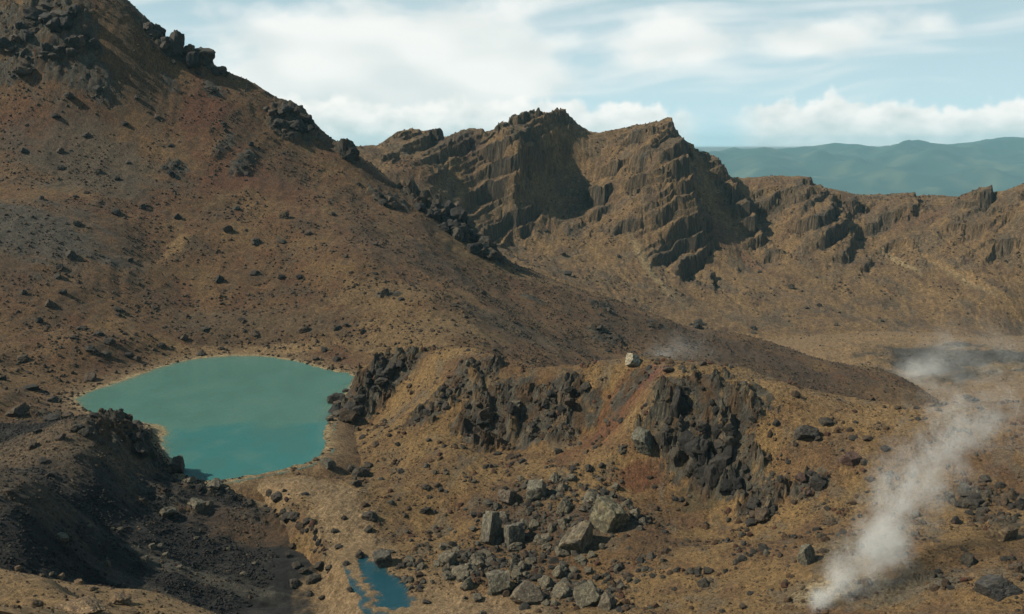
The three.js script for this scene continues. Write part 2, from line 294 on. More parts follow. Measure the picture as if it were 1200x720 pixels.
far_ridge.detail = (x, z, s) => {
  const wx = x + 7 * fbm(x / 36, z / 36, 3) + 2.4 * fbm(x / 9, z / 9, 2), wz = z + 7 * fbm(x / 36 + 40, z / 36, 3);
  let h = s, near = 0; BEDS.rock = 0;
  for (const r of RIBS) {
    let best = 1e9, a = 0, side = 0;
    for (let i = 0; i + 1 < r.w.length; i++) {
      const A = r.w[i], B = r.w[i + 1], ex = B.x - A.x, ez = B.z - A.z, t = clamp(((wx - A.x) * ex + (wz - A.z) * ez) / (ex * ex + ez * ez)), dx = wx - A.x - ex * t, dz = wz - A.z - ez * t, d = dx * dx + dz * dz;
      if (d < best) { best = d; a = mix(r.a[i], r.a[i + 1], t); side = ex * dz - ez * dx; }
    }
    const w = side < 0 ? r.r : r.l, k = Math.exp(-Math.pow(best, 0.75) / Math.pow(w, 1.5));     // the line runs towards the viewer, so the sheer side is its right
    h += 1.45 * a * k; near = Math.max(near, ss(0.12, 0.6, k) * ss(0.5, 5, a));
  }
  const crag = clamp(Math.max(near, far_ridge.cragMask(x, z)));
  h += 0.8 * fbm(x / 12, z / 12, 3) + 0.3 * fbm(x / 3.4, z / 3.4, 2);
  h += (1 - crag) * .8 * ss(-52, -20, h) * ridged(x / 15 + 0.5 * n2(x / 30, z / 60), z / 90, 3);
  if (crag > 0.01) {
    // dipping beds: hard lava layers stand out as ledges over softer ash, uneven and broken along their length
    const warp = 3.2 * fbm(x / 30, z / 30, 3) + 0.9 * fbm(x / 7, z / 7, 2); let y = h;
    for (const [step, k, o] of [[12, 1.0, 0], [4.6, .85, 40]]) {
      const q = (y - 0.37 * x + 0.12 * z + warp + o) / step, bed = Math.floor(q), f = q - bed, t = ss(0.60, 0.74, f), kept = ss(-.45, .1, n2(bed * 7.3 + o, (x + z) / 40));
      BEDS.rock = Math.max(BEDS.rock, crag * kept * ss(.46, .56, f) * ss(.95, .86, f) * (o ? .75 : 1));  // lava on the bed risers, its dark colour also standing in for shade
      y += crag * kept * (t - f) * step * k;
    }
    h = y + crag * (0.35 * ridged(x / 4.5, z / 9, 3) + 0.45 * blocks(x, z, 5) + 0.8 * fbm(x / 9 + 20, z / 9, 4) - 2.2 * ss(.35, .8, ridged(x / 17 + 30, z / 60, 2)));
  }
  return h;
};
floor.detail = (x, z, s) => {
  const dx = (x - 215) / 62, dz = (z + 462) / 34, m = ss(1.1, 0.5, Math.sqrt(dx * dx + dz * dz) + 0.4 * fbm(x / 22, z / 22, 3));
  return s + 0.7 * fbm(x / 50, z / 50, 2) + 0.10 * fbm(x / 6, z / 6, 3) + m * (1.6 + 1.6 * fbm(x / 10, z / 10, 3));
};

// bedrock patches
for (const c of [[20, 40, 26, 9, 25, 3.2], [70, 20, 20, 10, 20, 3.2], [95, 75, 16, 6, 10, 2.2], [50, 62, 22, 5, 20, 2.4], [10, 85, 10, 5, 0, 2], [198, 58, 10, 5, -30, 3.4], [230, 72, 9, 5, -20, 3.8], [180, 38, 10, 5, -20, 2.8], [348, 142, 12, 10, 40, 3.2], [335, 150, 9, 7, 0, 2.4], [404, 178, 5, 5, 0, 5], [375, 148, 6, 4, 0, 2],
  [520, 256, 22, 12, 30, 5.5], [555, 284, 17, 10, 30, 5.5], [490, 238, 12, 8, 30, 4], [575, 302, 9, 7, 20, 4], [455, 235, 10, 8, 30, 2], [110, 100, 8, 4, 20, 1.4], [285, 190, 4, 12, 10, 1.2], [262, 170, 3, 10, 10, 1], [205, 200, 6, 5, 0, 1], [250, 105, 6, 4, 0, 1], [200, 100, 5, 3, 0, 1], [710, 395, 8, 12, 10, 1.6], [820, 381, 8, 4, 0, 2.2], [770, 381, 6, 3, 0, 1.3], [880, 388, 5, 3, 0, 1.4], [705, 360, 7, 6, 0, 1.2], [625, 350, 7, 4, 0, .8], [455, 345, 5, 3, 0, .8]]) mountain.crag(...c);
for (const c of [[470, 430, 7, 4, -30, 2.4], [440, 445, 10, 6, -45, 3.4], [415, 468, 9, 6, -50, 3.4], [398, 485, 6, 5, -50, 2.8], [530, 455, 8, 3.4, -40, 2.2], [505, 478, 6, 3, -20, 2.0], [560, 432, 6, 4, 0, 2.0], [575, 500, 8, 6, 10, 2.8], [600, 478, 7, 5, 0, 2.2], [655, 470, 6, 4.5, -30, 2.0], [635, 500, 6, 3.4, -20, 1.8], [660, 505, 4, 3, 0, 1.4], [800, 460, 9, 3, 0, 2.2], [795, 500, 8, 4, 70, 3.2], [830, 520, 8, 5, 70, 3.4], [860, 545, 7, 4, 60, 3.0], [850, 480, 9, 4, 10, 2.2], [895, 590, 5, 2.6, -10, 2.2], [948, 568, 3.4, 2.6, 0, 1.8], [1140, 585, 5, 3, 0, 1.6], [1170, 612, 4, 3, 0, 1.4], [1190, 590, 3, 3, 0, 1.4], [740, 455, 5, 3, 0, .9], [690, 480, 3, 3, 0, .9], [1030, 690, 5, 2, 0, .5], [1165, 690, 2.4, 1.4, 0, .9]]) slope.crag(...c);
for (const c of [[155, 508, 6, 5, 0, 2.2], [165, 530, 4, 4, 0, 1.8], [110, 500, 7, 4, 30, 1.1], [60, 490, 8, 4, 20, 1.2], [240, 575, 6, 3, 0, .9], [330, 610, 8, 3, 0, .8], [185, 585, 7, 5, 0, .7]]) spur.crag(...c);
for (const c of [[465, 162, 26, 10, 0, .8], [495, 158, 24, 9, 0, .9], [470, 190, 16, 8, 0, .6], [610, 165, 30, 16, 30, .9], [600, 220, 26, 22, 30, .9], [570, 230, 20, 16, 30, .7], [785, 165, 22, 16, 0, .9], [780, 215, 34, 24, 20, 1], [800, 270, 26, 16, 0, .9], [740, 265, 22, 8, 0, .8], [845, 220, 14, 14, 0, 1], [900, 245, 24, 14, 0, .8], [965, 265, 26, 12, 0, .8], [1020, 250, 26, 8, 0, .6], [1040, 285, 22, 8, 0, .6], [1080, 234, 24, 7, 0, .8], [1165, 295, 18, 12, 0, .7], [1090, 262, 20, 7, 0, .5], [920, 226, 30, 8, 0, .8], [985, 238, 30, 8, 0, .9], [1045, 242, 30, 7, 0, .9], [1120, 246, 26, 8, 0, .8], [1180, 240, 24, 8, 0, .8], [1010, 275, 30, 6, 0, .7], [1150, 275, 24, 6, 0, .6], [730, 180, 26, 6, 15, .6], [690, 260, 16, 6, 0, .6]]) far_ridge.crag(...c);

const BED = [[310, 566, .4], [350, 568, .3], [385, 575, .2], [400, 600, -.7], [412, 630, -2], [418, 665, -2.6], [412, 700, -2.8], [440, 722, -3], [500, 716, -2.8], [560, 712, -2.2], [600, 712, -1.6]].map(([a, b, y]) => PH(a, b, y));
function bedAt(x, z) {                       // 1 in the washed sand of the stream bed, 0 away from it
  let best = 1e9; if (x < -75 || x > 15 || z > -108 || z < -180) return 0;
  for (let i = 0; i + 1 < BED.length; i++) { const A = BED[i], B = BED[i + 1], ex = B.x - A.x, ez = B.z - A.z, t = clamp(((x - A.x) * ex + (z - A.z) * ez) / (ex * ex + ez * ez)), dx = x - A.x - ex * t, dz = z - A.z - ez * t; best = Math.min(best, dx * dx + dz * dz); }
  return ss(6.2, 2.6, Math.sqrt(best) + 2.4 * fbm(x / 5, z / 5, 4));
}
// soils and stains
for (const c of [[560, 300, 22, 12, -25, OCHRE, .6], [640, 330, 18, 8, -20, OCHRE, .6], [205, 290, 3, 10, 10, TAN, .7], [180, 240, 10, 14, 0, RED, .4], [240, 130, 14, 18, 0, RED, .8], [270, 200, 16, 20, 10, RED, .7], [330, 230, 18, 20, 0, RED, .5], [20, 145, 30, 16, 0, RED, .5], [40, 270, 40, 20, 20, [0.062, 0.056, 0.046], .9], [100, 190, 40, 24, 10, [0.070, 0.058, 0.042], .7], [300, 380, 40, 12, 0, SCREE, .55], [600, 385, 24, 12, -20, SCREE, .8], [500, 300, 10, 30, -40, UMBER, .7], [480, 390, 26, 16, 0, [0.19, 0.125, 0.06], .7], [450, 345, 24, 14, 0, [0.18, 0.118, 0.055], .6], [530, 380, 20, 12, 0, [0.18, 0.118, 0.055], .5], [720, 380, 10, 24, 0, UMBER, .8], [880, 415, 50, 14, 0, [0.075, 0.045, 0.026], .9], [800, 395, 40, 12, 0, [0.08, 0.05, 0.028], .7], [330, 405, 16, 5, 0, SAND, .8], [280, 408, 30, 3, 0, TAN, .7], [300, 240, 16, 12, 0, OCHRE, .4], [120, 330, 18, 10, 0, BROWN, .6], [10, 440, 20, 8, 0, OCHRE, .4]]) mountain.patch(...c);
for (const c of [[735, 470, 9, 7, 0, RED, .55], [715, 500, 8, 6, -30, RED, .55], [680, 530, 9, 5, -30, RED, .5], [760, 440, 5, 3, 0, [0.16, 0.06, 0.05], .6], [745, 560, 5, 3, 0, [0.12, 0.045, 0.02], .8], [600, 590, 8, 8, 0, [0.075, 0.05, 0.03], .6], [650, 620, 12, 7, 0, [0.06, 0.04, 0.028], .7], [780, 640, 8, 5, 0, UMBER, .6], [500, 690, 9, 5, 0, SAND, .8], [400, 600, 8, 7, 0, SAND, .9], [350, 570, 10, 5, 0, SAND, .9], [1060, 690, 9, 4, 0, GREY, .7], [1000, 640, 8, 5, 0, [0.10, 0.085, 0.06], .6], [962, 696, 4, 3, 0, PALE, .7], [990, 690, 6, 3, 0, [0.2, 0.18, 0.13], .6], [920, 455, 16, 5, 0, TAN, .6], [1050, 485, 20, 5, 0, TAN, .5], [560, 412, 8, 3, 0, TAN, .6], [520, 500, 10, 6, 0, OCHRE, .5], [450, 540, 10, 8, 0, OCHRE, .5], [830, 580, 7, 4, 0, [0.055, 0.045, 0.022], .8], [960, 530, 10, 5, 0, [0.11, 0.058, 0.03], .5], [1100, 530, 14, 6, 0, [0.12, 0.07, 0.038], .5], [520, 545, 7, 4, 0, UMBER, .35], [450, 590, 7, 4, 0, UMBER, .35]]) slope.patch(...c);
for (const c of [[320, 622, 12, 5, -15, [0.095, 0.056, 0.028], .9], [290, 606, 11, 4, -15, [0.085, 0.048, 0.026], .8], [240, 600, 8, 5, 0, [0.05, 0.036, 0.026], .6], [90, 500, 16, 8, 0, [0.115, 0.078, 0.045], .95], [40, 520, 18, 14, 0, [0.115, 0.078, 0.045], .95], [10, 560, 10, 9, 0, [0.075, 0.055, 0.036], .9], [0, 480, 20, 16, 0, BROWN, .9], [230, 675, 14, 2.5, 0, GREY, .6], [160, 690, 14, 2, 10, [0.07, 0.06, 0.045], .6], [385, 690, 5, 8, 0, SAND, .9], [120, 560, 8, 4, 0, [0.03, 0.026, 0.022], .6], [370, 640, 6, 4, 0, BROWN, .7]]) spur.patch(...c);
for (const c of [[700, 300, 3, 30, -14, TAN, .5], [735, 330, 3, 26, -20, TAN, .5], [770, 330, 3, 30, -20, PALE, .45], [860, 350, 3, 30, -28, TAN, .5], [990, 350, 4, 30, -24, TAN, .45], [1130, 330, 3, 28, -20, PALE, .4], [1085, 340, 3, 26, -16, TAN, .5], [640, 300, 4, 24, 0, TAN, .35], [880, 310, 5, 34, -30, [0.16, 0.088, 0.05], .8], [920, 345, 4, 30, -35, [0.15, 0.10, 0.062], .7], [815, 320, 5, 26, -10, TAN, .4], [750, 300, 4, 26, -20, PALE, .4], [1055, 310, 3, 26, -14, PALE, .55], [1100, 310, 4, 26, -20, TAN, .6], [1165, 340, 4, 30, -20, TAN, .6], [1010, 330, 4, 26, -20, TAN, .4], [1000, 395, 70, 12, 0, TAN, .5], [540, 180, 20, 20, 0, [0.085, 0.045, 0.03], .7], [480, 200, 20, 16, 0, RED, .4], [900, 215, 30, 6, 0, [0.14, 0.08, 0.045], .7], [1000, 245, 40, 9, 0, [0.13, 0.08, 0.048], .6], [1090, 255, 40, 10, 0, [0.12, 0.062, 0.036], .6], [840, 275, 10, 16, 0, [0.10, 0.05, 0.03], .5]]) far_ridge.patch(...c);
for (const c of [[1135, 425, 60, 26, 0, [0.034, 0.031, 0.027], 1], [1190, 420, 40, 18, 0, [0.036, 0.033, 0.028], .95], [1170, 432, 22, 4, 0, [0.19, 0.13, 0.065], .9], [1000, 440, 30, 10, 0, [0.05, 0.04, 0.03], .7], [1080, 395, 60, 8, 0, TAN, .6], [1165, 412, 30, 3, 0, TAN, .5]]) floor.patch(...c);

const base = { mountain_slope: BROWN, near_ridge: OCHRE, black_spur: BLACK, near_shoulder: [0.20, 0.128, 0.06], far_ridge: [0.168, 0.106, 0.053], crater_floor: [0.20, 0.13, 0.068] };
function soil(b, x, z) {
  let c = base[b.name];
  const big = fbm(x / 34 + 5, z / 34, 4), mid = fbm(x / 7 + 9, z / 7, 4), fine = fbm(x / 1.3, z / 1.3 + 4, 3);
  if (b === mountain) { c = mixc(c, UMBER, ss(0, .45, big) * .7); c = mixc(c, OCHRE, ss(0.05, .5, -big) * .45); c = mixc(c, RED, ss(0.1, .5, fbm(x / 22 - 40, z / 22, 4)) * .4); c = mixc(c, SCREE, ss(0.15, .5, fbm(x / 5 + 60, z / 14, 4)) * .6); }
  else if (b === slope) { c = mixc(c, BROWN, ss(-.05, .4, big) * .85); c = mixc(c, TAN, ss(0.1, .5, -mid) * .4); c = mixc(c, [0.085, 0.043, 0.024], ss(.05, .4, fbm(x / 11 - 30, z / 11, 4)) * .5); c = mixc(c, [0.105, 0.088, 0.062], ss(.12, .4, fbm(x / 8 + 80, z / 14, 4)) * .6); }
  else if (b === spur) { c = mixc(c, [0.026, 0.024, 0.021], ss(0, .4, mid)); }
  else if (b === far_ridge) { c = mixc(c, [0.105, 0.078, 0.052], ss(-.05, .4, big) * .8); c = mixc(c, TAN, ss(.1, .42, fbm((x + .25 * z) / 6 + 1.2 * n2(x / 40, z / 40), z / 75, 4)) * .5); c = mixc(c, [0.085, 0.05, 0.03], ss(.1, .5, fbm(x / 26 + 70, z / 26, 3)) * .6); }
  else c = mixc(c, SCREE, ss(0, .5, mid) * .5);
  c = b.tint(x, z, c);
  if (b === slope || b === spur) { const w = bedAt(x, z); if (w > 0) c = mixc(c, mixc([0.25, 0.175, 0.10], [0.19, 0.125, 0.068], ss(0, .4, fbm(x / 3, z / 3, 3))), w * .9); }
  const sd = b === mountain || b === slope || b === spur ? lakeSD(x, z) : 99;
  if (sd < 14) { const e = sd + 1.6 * fbm(x / 4, z / 4, 3); c = mixc(c, mixc(SAND, PALE, ss(2.4, .2, e)), ss(b === mountain ? 10 : 4, 0.3, e) * .85); if (e < -1) c = mixc(c, [0.30, 0.27, 0.14], ss(-1, -4, e)); }
  const pd = b === slope ? poolSD(x, z) : 99;
  if (pd < 8) c = mixc(c, SAND, ss(7, 1, pd + 2 * fbm(x / 3, z / 3, 3)) * .7);
  // bare rock where the bed breaks through; far wall risers darkened to deepen shade
  let m = b.cragMask(x, z);
  if (b === far_ridge) { b.h(x, z); m = Math.max(BEDS.rock * ss(-.5, 0, mid + .3), .3 * ss(.2, .8, m) * ss(0, .3, mid)); } else m = ss(.12, .6, m) * ss(-.62, -.1, mid + .6 * fine + .05);
  if (m > 0) { worley(x / 1.3, z / 1.3, 41); c = mixc(c, mixc(b === far_ridge ? mixc([0.040, 0.037, 0.031], [0.078, 0.063, 0.045], W.id) : mixc(ROCK, GREY, .8 * W.id), b === far_ridge ? [0.075, 0.054, 0.036] : UMBER, ss(-.1, .45, mid)), clamp(m)); }
  const k = 1 + .30 * fine + .22 * mid;
  return [c[0] * k, c[1] * k, c[2] * k];
}

// ------------------------------------------------------------------ textures shared by all ground and rock
function grain(size, cells, seed, contrast) {
  const data = new Uint8Array(size * size * 4), q = rng(seed), pts = [], n = cells;
  for (let i = 0; i < n * n; i++) pts.push([q(), q(), q()]);
  const per = (u, v, f, k) => { const a = u * 2 * Math.PI, b = v * 2 * Math.PI, R = f / 6.2832; return n3(Math.cos(a) * R + k, Math.sin(a) * R + Math.cos(b) * R, Math.sin(b) * R - k); };
  for (let y = 0; y < size; y++) for (let x = 0; x < size; x++) {
    const u = x / size, v = y / size, gx = u * n, gy = v * n, ix = Math.floor(gx), iy = Math.floor(gy); let f1 = 9, f2 = 9, id = 0;
    for (let a = -1; a <= 1; a++) for (let b = -1; b <= 1; b++) { const cx = (ix + a + n) % n, cy = (iy + b + n) % n, p = pts[cy * n + cx], dx = ix + a + p[0] - gx, dy = iy + b + p[1] - gy, d = dx * dx + dy * dy; if (d < f1) { f2 = f1; f1 = d; id = p[2]; } else if (d < f2) f2 = d; }
    const w = per(u, v, 9, seed) * .5 + per(u, v, 30, seed + 3) * .3 + per(u, v, 90, seed + 9) * .3;
    const t = clamp(.72 + contrast * ((id - .5) * .75 + .55 * w)), i = (y * size + x) * 4;
    data[i] = 255 * t; data[i + 1] = 255 * clamp(t * (.985 + .03 * id)); data[i + 2] = 255 * clamp(t * (.96 + .06 * w)); data[i + 3] = 255 * clamp(.5 + .5 * Math.min(1, (Math.sqrt(f2) - Math.sqrt(f1)) * 1.6) * (.4 + id) * .9 + .28 * w - .2);
  }
  const height = new Uint8Array(data.length); for (let i = 0; i < data.length; i += 4) { height[i] = height[i + 1] = height[i + 2] = data[i + 3]; height[i + 3] = 255; data[i + 3] = 255; }
  const make = (d) => { const t = new THREE.DataTexture(d, size, size); t.wrapS = t.wrapT = THREE.RepeatWrapping; t.magFilter = THREE.LinearFilter; t.needsUpdate = true; return t; };
  const color = make(data), bump = make(height); color.colorSpace = THREE.SRGBColorSpace; return { color, bump };
}
const gravel = grain(1024, 56, 5, .46), stone = grain(512, 22, 23, .45);
const groundMaterial = (scale, flatShading = false) => new THREE.MeshStandardMaterial({ flatShading, vertexColors: true, color: new THREE.Color(1.7, 1.7, 1.7), map: gravel.color, bumpMap: gravel.bump, bumpScale: scale, roughness: 1 });
const rockMaterial = new THREE.MeshStandardMaterial({ vertexColors: true, map: stone.color, bumpMap: stone.bump, bumpScale: 0.07, roughness: .92 });

function terrain(b, texture, material, cull) {
  const nx = Math.round((b.x1 - b.x0) / b.cell), nz = Math.round((b.z1 - b.z0) / b.cell), n = (nx + 1) * (nz + 1), sx = (b.x1 - b.x0) / nx, sz = (b.z1 - b.z0) / nz;
  const pos = new Float32Array(n * 3), uv = new Float32Array(n * 2), color = new Float32Array(n * 3), keep = new Uint8Array(n);
  for (let j = 0, k = 0; j <= nz; j++) for (let i = 0; i <= nx; i++, k++) {
    const x = b.x0 + i * sx, z = b.z0 + j * sz, s = b.smooth(x, z); let other = -1e4;
    for (const o of bodies) if (o !== b && o.has(x, z)) other = Math.max(other, o.smooth(x, z));
    keep[k] = s > other - cull ? 1 : 0;
    pos[k * 3] = x; pos[k * 3 + 2] = z; pos[k * 3 + 1] = keep[k] ? b.detail(x, z, s) : s; uv[k * 2] = x / texture; uv[k * 2 + 1] = -z / texture;
  }
  const index = [];
  for (let j = 0; j < nz; j++) for (let i = 0; i < nx; i++) { const k = j * (nx + 1) + i; if (keep[k] && keep[k + 1] && keep[k + nx + 1] && keep[k + nx + 2]) index.push(k, k + nx + 1, k + 1, k + 1, k + nx + 1, k + nx + 2); }
  const map = new Int32Array(n).fill(-1); let m = 0; for (const k of index) if (map[k] < 0) map[k] = m++;
  const g = new THREE.BufferGeometry(), p2 = new Float32Array(m * 3), u2 = new Float32Array(m * 2);
  for (let k = 0; k < n; k++) if (map[k] >= 0) { p2.set(pos.subarray(k * 3, k * 3 + 3), map[k] * 3); u2.set(uv.subarray(k * 2, k * 2 + 2), map[k] * 2); }
  g.setAttribute('position', new THREE.BufferAttribute(p2, 3)); g.setAttribute('uv', new THREE.BufferAttribute(u2, 2)); g.setIndex(new THREE.BufferAttribute(new Uint32Array(index.map((k) => map[k])), 1));
  g.computeVertexNormals();
  const c2 = new Float32Array(m * 3);
  for (let k = 0; k < m; k++) c2.set(soil(b, p2[k * 3], p2[k * 3 + 2]), k * 3);
  g.setAttribute('color', new THREE.BufferAttribute(c2, 3));
  const o = new THREE.Mesh(g, material); o.name = b.name; o.userData = { kind: 'structure' }; o.castShadow = o.receiveShadow = true; scene.add(o);
  console.log(b.name, index.length / 3, 'triangles'); return o;
}
const describe = (o, label, category, group, kind) => { o.userData = { label, category }; if (group) o.userData.group = group; if (kind) o.userData.kind = kind; return o; };
describe(terrain(mountain, 9, groundMaterial(.35), 9), 'brown volcanic mountainside rising from the turquoise lake', 'mountainside', null, 'structure');
describe(terrain(slope, 5, groundMaterial(.18, true), 6), 'ochre rocky ridge in front of the lake outlet', 'ridge', null, 'structure');
describe(terrain(spur, 5, groundMaterial(.2), 6), 'black scoria spur below the near shore of the lake', 'spur', null, 'structure');
describe(terrain(lip, 3.5, groundMaterial(.1), 6), 'tan gravel shoulder above the black spur', 'slope', null, 'structure');
describe(terrain(far_ridge, 16, groundMaterial(.6, true), 14), 'craggy crater wall with dipping rock beds across the valley', 'ridge', null, 'structure');
describe(terrain(floor, 12, groundMaterial(.3), 9), 'tan crater floor with dark lava mound', 'crater floor', null, 'structure');

// far hills and lowland reaching the horizon
{
  const n = 260, x0 = -9000, x1 = 15000, z0 = -17000, z1 = -2200, pos = [], col = [], index = [];
  for (let j = 0; j <= n; j++) for (let i = 0; i <= n; i++) {
    const x = mix(x0, x1, i / n), z = mix(z0, z1, j / n), d = -z;
    const range = (968 + 120 * ss(2200, 5200, x)) * ss(6500, 11500, d) * (1 + .09 * n2(x / 2600, 3)), hill = 380 * Math.exp(-(((d - 7600) / 1300) ** 2)) * (.45 + .75 * n2(x / 2600 + 5, 1));
    const y = -1010 + range + hill + 190 * ridged(x / 2600, z / 2600, 3) * ss(4500, 9000, d) - 60 - 400 * ss(12500, 15500, d);
    pos.push(x, y, z);
    const f = fbm(x / 700, z / 700, 4), c = mixc([0.020, 0.036, 0.020], [0.06, 0.07, 0.035], ss(.05, .5, f)); col.push(...c);
    if (i < n && j < n) { const k = j * (n + 1) + i; index.push(k, k + n + 1, k + 1, k + 1, k + n + 1, k + n + 2); }
  }
  const g = new THREE.BufferGeometry(); g.setAttribute('position', new THREE.Float32BufferAttribute(pos, 3)); g.setAttribute('color', new THREE.Float32BufferAttribute(col, 3)); g.setIndex(index); g.computeVertexNormals();
  const o = new THREE.Mesh(g, new THREE.MeshStandardMaterial({ vertexColors: true, roughness: 1 })); o.name = 'far_hills'; o.castShadow = o.receiveShadow = true; scene.add(o);
  describe(o, 'hazy forested hills beyond the crater wall', 'hills', null, 'structure');
}

// ------------------------------------------------------------------ water
function ripples(size) {
  const d = new Uint8Array(size * size * 4);
  for (let y = 0; y < size; y++) for (let x = 0; x < size; x++) {
    const u = x / size * 2 * Math.PI, v = y / size * 2 * Math.PI; let s = 0;
    for (let k = 1; k <= 14; k++) s += Math.sin((3 + k) * u * (k % 3 ? 1 : -1) + Math.round(4 + 2.2 * k) * v + k * k * 1.7) / (2 + k * .5);
    const i = (y * size + x) * 4; d[i] = d[i + 1] = d[i + 2] = 255 * clamp(.5 + .13 * s); d[i + 3] = 255;
  }
  const t = new THREE.DataTexture(d, size, size); t.wrapS = t.wrapT = THREE.RepeatWrapping; t.magFilter = THREE.LinearFilter; t.needsUpdate = true; return t;
}
const waves = ripples(512);
// turbid water: a glossy surface over layers of suspended silt, so that it hides the bed more where it is deeper
function water(name, sd, y, cell, shade, depths, cover, label) {
  const [x0, x1, z0, z1] = sd.box, nx = Math.round((x1 - x0) / cell), nz = Math.round((z1 - z0) / cell), pos = [], col = [], uv = [], index = [], id = new Int32Array((nx + 1) * (nz + 1)).fill(-1);
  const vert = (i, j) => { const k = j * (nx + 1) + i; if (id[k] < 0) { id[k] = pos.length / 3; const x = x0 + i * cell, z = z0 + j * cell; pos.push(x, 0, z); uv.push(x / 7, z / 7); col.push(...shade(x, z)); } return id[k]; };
  for (let j = 0; j < nz; j++) for (let i = 0; i < nx; i++) if (sd(x0 + (i + .5) * cell, z0 + (j + .5) * cell) < 2.2) { const a = vert(i, j), b = vert(i, j + 1), c = vert(i + 1, j), d = vert(i + 1, j + 1); index.push(a, b, c, c, b, d); }
  const g = new THREE.BufferGeometry(); g.setAttribute('position', new THREE.Float32BufferAttribute(pos, 3)); g.setAttribute('uv', new THREE.Float32BufferAttribute(uv, 2)); g.setAttribute('color', new THREE.Float32BufferAttribute(col, 3)); g.setIndex(index); g.computeVertexNormals();
  const o = new THREE.Mesh(g, new THREE.MeshPhysicalMaterial({ vertexColors: true, transparent: true, opacity: cover, roughness: .1, ior: 1.33, bumpMap: waves, bumpScale: .10 })); o.name = name; o.position.y = y; o.receiveShadow = true; scene.add(o);
  const silt = new THREE.MeshStandardMaterial({ vertexColors: true, transparent: true, opacity: cover, roughness: 1 });
  for (const d of depths) { const l = new THREE.Mesh(g, silt); l.name = 'silt_layer'; l.position.y = -d; l.receiveShadow = true; o.add(l); }
  return describe(o, label, 'water', null, 'structure');
}
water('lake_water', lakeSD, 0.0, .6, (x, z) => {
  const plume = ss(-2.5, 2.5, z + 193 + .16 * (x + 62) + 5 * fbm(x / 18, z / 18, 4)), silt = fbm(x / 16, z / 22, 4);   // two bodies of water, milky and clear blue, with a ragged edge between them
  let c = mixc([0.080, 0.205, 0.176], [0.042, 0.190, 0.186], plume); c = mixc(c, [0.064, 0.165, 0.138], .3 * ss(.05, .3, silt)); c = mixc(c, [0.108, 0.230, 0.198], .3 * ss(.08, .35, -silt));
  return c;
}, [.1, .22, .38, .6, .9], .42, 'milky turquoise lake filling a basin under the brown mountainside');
water('pool_water', poolSD, POOL_Y, .2, (x, z) => [.007, .066, .094], [.1, .24, .42], .42, 'small deep blue pool beside the tan stream bed');

// ------------------------------------------------------------------ rocks
function rockShape(seed, { detail = 3, cuts = 11, stretch = [1, 1, 1], rough = .05, color = GREY, mottle = .35, sharpness = .6, round = false } = {}) {
  const q = rng(seed * 977 + 13); let g = new THREE.IcosahedronGeometry(1, detail); g.deleteAttribute('uv'); g.deleteAttribute('normal'); g = mergeVertices(g, 1e-4);
  const planes = [], ax = new THREE.Euler(q() * 6, q() * 6, q() * 6), va = new THREE.Vector3();
  if (!round) for (const [x, y, z] of [[1, 0, 0], [0, 1, 0], [0, 0, 1], [-1, 0, 0], [0, -1, 0], [0, 0, -1]]) { va.set(x + .34 * (q() - .5), y + .34 * (q() - .5), z + .34 * (q() - .5)).normalize().applyEuler(ax); planes.push([va.x, va.y, va.z, .50 + .26 * q()]); }
  for (let i = 0; i < cuts * (round ? 1 : .55); i++) { const z = q() * 2 - 1, a = q() * 6.2832, r = Math.sqrt(1 - z * z); planes.push([r * Math.cos(a), z, r * Math.sin(a), .56 + .30 * q()]); }
  const p = g.attributes.position, col = new Float32Array(p.count * 3), o = seed * 3.7;
  for (let i = 0; i < p.count; i++) {
    let x = p.getX(i), y = p.getY(i), z = p.getZ(i), k = 1;
    for (const [a, b, c, d] of planes) { const s = a * x + b * y + c * z; if (s > 1e-6) k = Math.min(k, d / s); }
    k *= 1 + rough * (n3(x * 1.6 + o, y * 1.6, z * 1.6) + .7 * (.5 - Math.abs(n3(x * 2.7, y * 2.7 + o, z * 2.7))) + .5 * n3(x * 4.6, y * 4.6 + o, z * 4.6) + .3 * n3(x * 9, y * 9, z * 9 + o));
    p.setXYZ(i, x * k * stretch[0], y * k * stretch[1], z * k * stretch[2]);
    const w = ss(.0, .7, n3(x * 2.2 + 9, y * 2.2, z * 2.2 + o)) * mottle;      // iron stain in patches through the stone
    const c = mixc(color, [color[0] * 1.25, color[1] * .98, color[2] * .72], w); col.set(c, i * 3);
  }
  g.setAttribute('color', new THREE.BufferAttribute(col, 3));
  g = toCreasedNormals(g, sharpness);
  const P2 = g.attributes.position, N2 = g.attributes.normal, uv = new Float32Array(P2.count * 2);
  for (let i = 0; i < P2.count; i++) { const ax = Math.abs(N2.getX(i)), ay = Math.abs(N2.getY(i)), az = Math.abs(N2.getZ(i)); const u = ax > ay && ax > az ? P2.getZ(i) : P2.getX(i), v = ay >= ax && ay >= az ? P2.getZ(i) : P2.getY(i); uv[i * 2] = u * .4 + o; uv[i * 2 + 1] = v * .4; }
  g.setAttribute('uv', new THREE.BufferAttribute(uv, 2)); return g;
}
const TONES = { dark: [0.033, 0.030, 0.025], black: [0.018, 0.0175, 0.0165], grey: [0.160, 0.144, 0.108], olive: [0.175, 0.155, 0.103], mid: [0.060, 0.051, 0.038], brown: [0.085, 0.060, 0.038], tan: [0.20, 0.135, 0.075], pale: [0.30, 0.27, 0.215], red: [0.085, 0.05, 0.042], mauve: [0.10, 0.068, 0.06], ochre: [0.14, 0.093, 0.043] };
const library = {};
const shapeOf = (tone, i, detail = 3) => { const key = tone + i + '_' + detail; return library[key] ??= rockShape(i + 1 + 20 * Object.keys(TONES).indexOf(tone), { detail, color: TONES[tone], cuts: 9 + i % 4, rough: .11, mottle: .45 }); };
const taken = new Map();
